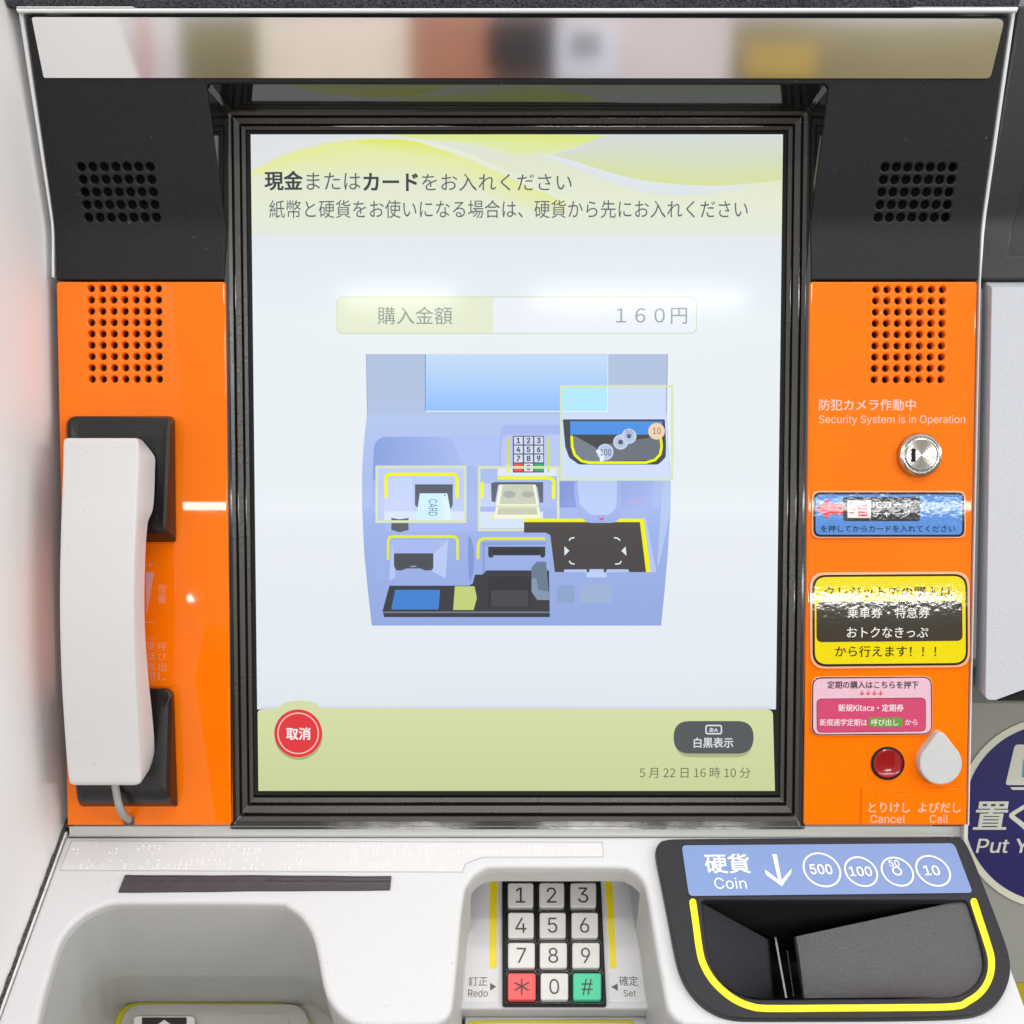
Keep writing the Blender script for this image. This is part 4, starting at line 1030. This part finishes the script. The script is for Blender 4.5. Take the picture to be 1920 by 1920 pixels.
# ---- laminated notices
LM = M['lam']
def edge(out, k, h0=.0003, h1=.0012):
    c = (sum(p[0] for p in out)/len(out), sum(p[1] for p in out)/len(out)); w = max(p[0] for p in out) - c[0]; hgt = max(p[1] for p in out) - c[1]
    b.solid(FACE, [[(c[0] + (x-c[0])*(1 + k/w), c[1] + (y-c[1])*(1 + k/hgt)) for x, y in out]], h0, h1, M['film'], bev=.0003)
b = MB(); z = .0014
o = rrect(1525, 923, 1808.5, 1006.5, 14)
edge(o, 2.5); b.poly(FACE, o, LM, '#141416', z); b.poly(FACE, rrect(1529.3, 927.3, 1804.2, 1002.5, 10), LM, '#5489d0', z + e)
b.poly(FACE, rrect(1581, 932, 1725, 977, 6), LM, '#2b2a2c', z + 2*e)
b.poly(FACE, [(1529.5, 954.6), (1554, 934), (1554, 944.5), (1585, 944.5), (1585, 964.5), (1554, 964.5), (1554, 974)], LM, '#d2283c', z + 1.5*e)
b.poly(FACE, [(1589, 938.5), (1633, 938.5), (1633, 971), (1589, 971)], LM, '#eadde2', z + 3*e)
b.poly(FACE, band([(1594, 945), (1599, 941), (1604, 945), (1599, 949), (1594, 945)], 1, False), LM, '#6b6a70', z + 3.5*e)
b.poly(FACE, [(1609, 947), (1626, 947), (1626, 968), (1609, 968)], LM, '#d64a5a', z + 3.5*e)
for k in range(3): b.poly(FACE, [(1611, 950 + k*6), (1624, 950 + k*6), (1624, 952 + k*6), (1611, 952 + k*6)], LM, '#eadde2', z + 4*e)
for k in range(2): b.poly(FACE, [(1593, 954 + k*6), (1604, 954 + k*6), (1604, 956.5 + k*6), (1593, 956.5 + k*6)], LM, '#a07a50', z + 4*e)
b.text(FACE, 'ICカード', 1637, 939.5, 1709, 952.5, LM, '#e4e4e4', z + 3*e, bold=.006); b.text(FACE, 'チャージ', 1638, 957.5, 1706, 970, LM, '#e4e4e4', z + 3*e, bold=.006)
b.text(FACE, 'を押してからカードを入れてください', 1539, 985, 1791, 997.5, LM, '#1d2a3c', z + 2*e, bold=.008)
solo(b, 'notice', 'blue laminated notice with red arrow stuck below the key lock', 'notice')
b = MB()
o = rp([(1523, 1078), (1814, 1076), (1815, 1247), (1524, 1250)], 27)
edge(o, 4.5); b.poly(FACE, o, LM, '#201c14', z); b.poly(FACE, rp([(1527.3, 1082), (1810, 1080), (1811, 1243), (1528, 1245.5)], 23), LM, '#e6d300', z + e)
b.poly(FACE, rp([(1531, 1129), (1804, 1126.5), (1805, 1201.5), (1531, 1204)], 11), LM, '#3a352b', z + 2*e)
b.text(FACE, 'クレジットでの購入は', 1545, 1099.5, 1785, 1120, LM, '#2a2616', z + 2*e, bold=.006)
b.text(FACE, '乗車券・特急券', 1589, 1139, 1743, 1159, LM, '#e9e6e2', z + 3*e, bold=.006); b.text(FACE, 'おトクなきっぷ', 1588, 1176, 1740, 1195.5, LM, '#e9e6e2', z + 3*e, bold=.006)
b.text(FACE, 'から行えます！！！', 1566, 1211, 1755, 1231.5, LM, '#2a2616', z + 2*e, bold=.006)
solo(b, 'notice', 'yellow laminated notice with a black box, largest on the orange panel', 'notice')
b = MB()
o = rp([(1523, 1270), (1747, 1268.5), (1748, 1377), (1522, 1379)], 18)
edge(o, 1.2); b.poly(FACE, o, LM, '#3a2630', z); b.poly(FACE, rp([(1525, 1272.5), (1745, 1270.5), (1746, 1375), (1524.5, 1377)], 16), LM, '#e3b9c8', z + e)
b.poly(FACE, rp([(1531, 1310), (1736, 1308), (1736, 1371.5), (1531.5, 1374)], 10), LM, '#5a2038', z + 1.5*e); b.poly(FACE, rp([(1532.3, 1311), (1735, 1309), (1735, 1370.5), (1532.7, 1373)], 9), LM, '#cb476f', z + 2*e)
b.text(FACE, '定期の購入はこちらを押下', 1551.5, 1277, 1722, 1291, LM, '#332a30', z + 2*e, bold=.012)
for k in range(4):
    x = 1616.3 + k*11.6; b.poly(FACE, band([(x, 1294.5), (x, 1302)], 1.5, False), LM, '#c83a48', z + 2*e); b.poly(FACE, band([(x - 4, 1299), (x, 1303.5), (x + 4, 1298.7)], 1.5, False), LM, '#c83a48', z + 2.3*e)
b.text(FACE, '新規Kitaca・定期券', 1572, 1320.5, 1694, 1334, LM, '#f3d6df', z + 3*e, bold=.0065); b.text(FACE, '新規通学定期は', 1537, 1348, 1625.5, 1361, LM, '#f3d6df', z + 3*e, bold=.012)
b.poly(FACE, rrect(1629, 1345.5, 1692, 1362.5, 2), LM, '#5f9a3e', z + 3*e); b.text(FACE, '呼び出し', 1634, 1348.5, 1684, 1360.5, LM, '#eef0d8', z + 4*e, bold=.010); b.text(FACE, 'から', 1697, 1349, 1720, 1359.5, LM, '#f3d6df', z + 3*e, bold=.012)
solo(b, 'notice', 'pink laminated notice stuck above the red button', 'notice')

# ---- dark tape across the deck
b = MB(); NT = 40; tl_, bl_2 = [], []
for k in range(NT + 1):
    t = k / NT; w_ = .6*sin(t*9) + .4*sin(t*23)
    tl_.append(DECK.at(236 + 498*t, 1642 + 2.2*t + w_*.6)); bl_2.append(DECK.at(223 + 508.5*t, 1674 - 4.4*t + w_*.5))
prf = [(0, -.0001), (0, .0009), (.06, .0013), (.22, .0014), (.34, .0011), (.48, .0015), (.62, .0011), (.80, .0013), (.88, .0011), (.91, .0013), (.98, .0012), (1, .0007), (1, -.0001)]
b.loft([[DECK.pt(p[0]*(1-f) + q[0]*f, p[1]*(1-f) + q[1]*f, hz) for f, hz in prf] for p, q in zip(tl_, bl_2)], M['tape'], closed=False, caps=True)
solo(b, 'tape_strip', 'dark purple-black tape strip stuck across the white deck', 'tape')

# ================================================================ around the machine
b = MB(); uw = -.2392
b.loft([[W((u, v, n)) for u in (uw, uw - .03)] + [W((u, v, n)) for u in (uw - .03, uw)] for v, n in ()] or [[W((u, v_, n_)) for v_, n_ in ((-.60, -.35), (.5, -.35), (.5, .10), (.23, .165), (.09, .215), (0, .215), (-.1, .225), (-.60, .42))] for u in (uw, uw - .03)], M['wall'])
solo(b, 'partition', 'glossy white partition wall standing along the left side of the machine', 'partition')
b = MB()
b.loft([[W(DECK.q(u, y_, h)) for u, h in ((-.2362, -.012), (-.2362, -.0012), (-.2373, -.0012), (-.2373, -.012))] for y_ in (.004, -.15)], M['alu'])
part(b, 'side_strip', TM)
b = MB()
ring_ = []
for k in range(60):
    y_ = .012 - .162*k/59; j = rnd.uniform(-.0003, .0003)
    ring_.append([W(DECK.q(u, y_, h)) for u, h in ((-.2373, -.012), (-.2374 + j, -.0008 + j), (-.2388, -.0002 + j*2), (-.2391, -.012))])
b.loft(ring_, M['foam'])
solo(b, 'seal_strip', 'brown fuzzy seal strip squeezed between deck and white partition', 'seal strip')
b = MB()
rg = []
for k in range(160):
    x = 14 + 1896*k/159; j = rnd.uniform(0, 1.6); q0 = TOP.at(x, 14.5 - j, .002); q1 = TOP.at(x, -70, .002)
    rg.append([TOP.pt(q0[0], q0[1], -.02), TOP.pt(q0[0], q0[1], .001), TOP.pt(q0[0], q0[1] + .003, .003 + rnd.uniform(-.0005, .0005)), TOP.pt(q0[0], q1[1], .003), TOP.pt(q0[0], q1[1], -.02)])
b.loft(rg, M['carpet'])
solo(b, 'pile_strip', 'charcoal pile strip lying along the top edge of the machine', 'pile strip')

# ---- neighbouring machine
NM = thing('neighbouring_machine', 'pale grey and black machine to the right of the ticket machine', 'machine', W((.5, -.30, -.06)))
b = MB()
fr = bl([(1843, 523), (1847, 425), (1916, 10)]) + [(.72, .13), (.72, bend_at(1843, 523)[1])]
op = bl([(1899, 476), (1915, 395), (1990, 60)]) + [(.68, bend_at(1990, 60)[1]), (.68, bend_at(1899, 476)[1])]
b.solid(None, [fr, op], -.012, -.003, M['nblack'], bev=.0015, metric=True, fn=bend_fn, cuts=CUTS)
b.solid(None, [fr], -.03, -.016, M['nblack'], metric=True, fn=bend_fn, cuts=CUTS)
part(b, 'screen_frame', NM)
b = MB()
def nring(px, n): return [FW(*on(x, y, n)) for x, y in px]
base = rp([(1842, 526), (2500, 526), (2500, 1100), (1925, 1285), (1868, 1300), (1829, 1292)], [3, 3, 3, 30, 10, 10])
frn = rp([(1860, 541), (2500, 541), (2500, 1100), (1930, 1289), (1868, 1312), (1848, 1312)], [4, 4, 4, 40, 10, 10])
mid = rp([(1857, 536), (2500, 536), (2500, 1100), (1930, 1289), (1868, 1311), (1845, 1309)], [4, 4, 4, 40, 10, 10])
b.loft([nring(base, -.035), nring(base, -.010), nring(mid, .004), nring(frn, .0055)], M['nwhite'])
part(b, 'housing', NM)
b = MB(); b.solid(FACE, [[(1872, 1314), (1920, 1296), (2400, 1150), (2400, 1314)]], -.02, .0, M['void'], hp=0); part(b, 'slot', NM)
b = MB(); b.solid(FACE, [[(1790, 1250), (2500, 1250), (2400, 2080), (1770, 2080)]], -.07, -.045, M['ngrey'], hp=-.045)
b.poly(FACE, [(1892, 1843), (1990, 1843), (1990, 1960), (1892, 1960)], M['navy'], '#a8960e', -.0445)
part(b, 'lower_panel', NM)
b = MB(); NVp = -.0440
b.solid(FACE, [circ(1975, 1525, 180, 72)], NVp - .0008, NVp, M['navy'], '#c9c9b8', hp=NVp); b.poly(FACE, circ(1975, 1525, 167, 72), M['navy'], '#160f58', NVp + EPS)
CR = '#c6c6b8'
b.text(FACE, '置', 1825, 1503.5, 1885, 1555, M['navy'], CR, NVp + 2*EPS, bold=.016, slant=.14); b.text(FACE, 'く', 1889, 1503, 1928, 1556, M['navy'], CR, NVp + 2*EPS, bold=.016, slant=.14)
b.text(FACE, 'Put Y', 1830, 1573, 1926, 1599, M['navy'], CR, NVp + 2*EPS, bold=.008, slant=.2)
b.poly(FACE, rp([(1903, 1396), (2000, 1396), (1985, 1472), (1885, 1472)], [8, 8, 8, 5]), M['navy'], CR, NVp + 2*EPS)
b.poly(FACE, rp([(1919, 1424), (1985, 1424), (1977, 1457), (1916, 1457)], 2), M['navy'], '#1b2a70', NVp + 3*EPS); b.poly(FACE, [(1919, 1424), (1922, 1424), (1919, 1457), (1916, 1457)], M['navy'], '#3fa0c8', NVp + 4*EPS)
b.poly(FACE, rp([(1893, 1476), (1990, 1476), (1989, 1481), (1899, 1481)], 2), M['navy'], CR, NVp + 2*EPS)
solo(b, 'round_sign', 'round navy sign with pale rim and italic white writing, right of the ticket machine', 'sign')

# ================================================================ coloured boards added behind the viewer to feed the mirror strip
def mir(x, y, Y):                # point at world depth Y seen in the mirror strip at pixel (x, y)
    q = TOP.q(*TOP.at(x, y, .0012), .0012); d = q - cP; d = d - TOP.en * 2 * d.dot(TOP.en)
    pw = W(q); dw = lin(d); return pw + dw * ((Y - pw.y) / dw.y)
BY = -2.50
zt, zb = mir(960, 26, BY).z, mir(960, 160, BY).z
def board(mb, xa, xb, col, dy=0, z0=None, z1=None, th=.04):
    p, q = mir(xa, 90, BY).x, mir(xb, 90, BY).x; x0, x1 = min(p, q), max(p, q); z0 = .9 if z0 is None else z0; z1 = zt if z1 is None else z1
    v = [Vector((x, y, z)) for x in (x0, x1) for y in (BY + dy - th, BY + dy) for z in (z0, z1)]
    mb.add(v, [(0, 1, 3, 2), (4, 6, 7, 5), (0, 4, 5, 1), (2, 3, 7, 6), (0, 2, 6, 4), (1, 5, 7, 3)], WP, col)
WP = mat('backdrop_paint', rough=.7, tint=True, speck=(6, .05))
HW = thing('mirror_backdrop', 'added pale and olive boards behind the viewer, seen only in the mirror strip', 'wall', Vector((0, BY - .03, .9)))
for nm, xa, xb, col, dy in (('olive_panel', -500, 2500, (.24, .195, .085), -.05), ('white_panel', -300, 330, (.95, .90, .92), 0), ('beige_panel', 485, 780, (.97, .84, .70), 0),
                        ('grey_panel', 1030, 1370, (.72, .62, .63), 0)):
    b = MB(); board(b, xa, xb, col, dy); part(b, nm, HW, smooth=False)
b = MB(); board(b, 258, 285, (.75, .45, .42), .012, th=.01); part(b, 'pink_stripe', HW, smooth=False)
zz = lambda y: mir(960, y, BY).z  # small added boards below stand in for the blurred reflected figure
b = MB(); board(b, 770, 925, (.50, .20, .115), .02, zz(175), zz(20), th=.03); part(b, 'brown_panel', HW, smooth=False)
b = MB(); board(b, 905, 1042, (.13, .07, .07), .018, zz(175), zz(15), th=.02); board(b, 914, 1034, (.004, .003, .004), .03, zz(132), zz(52), th=.01); part(b, 'dark_board', HW, smooth=False)
b = MB(); board(b, 1042, 1155, (.85, .85, .95), .03, zz(160), zz(55), th=.02); board(b, 1070, 1122, (.28, .30, .34), .045, zz(108), zz(68), th=.01); part(b, 'white_board', HW, smooth=False)
b = MB(); board(b, 1400, 1530, (.55, .36, .07), .01, zz(150), zz(85), th=.02); part(b, 'ochre_board', HW, smooth=False)
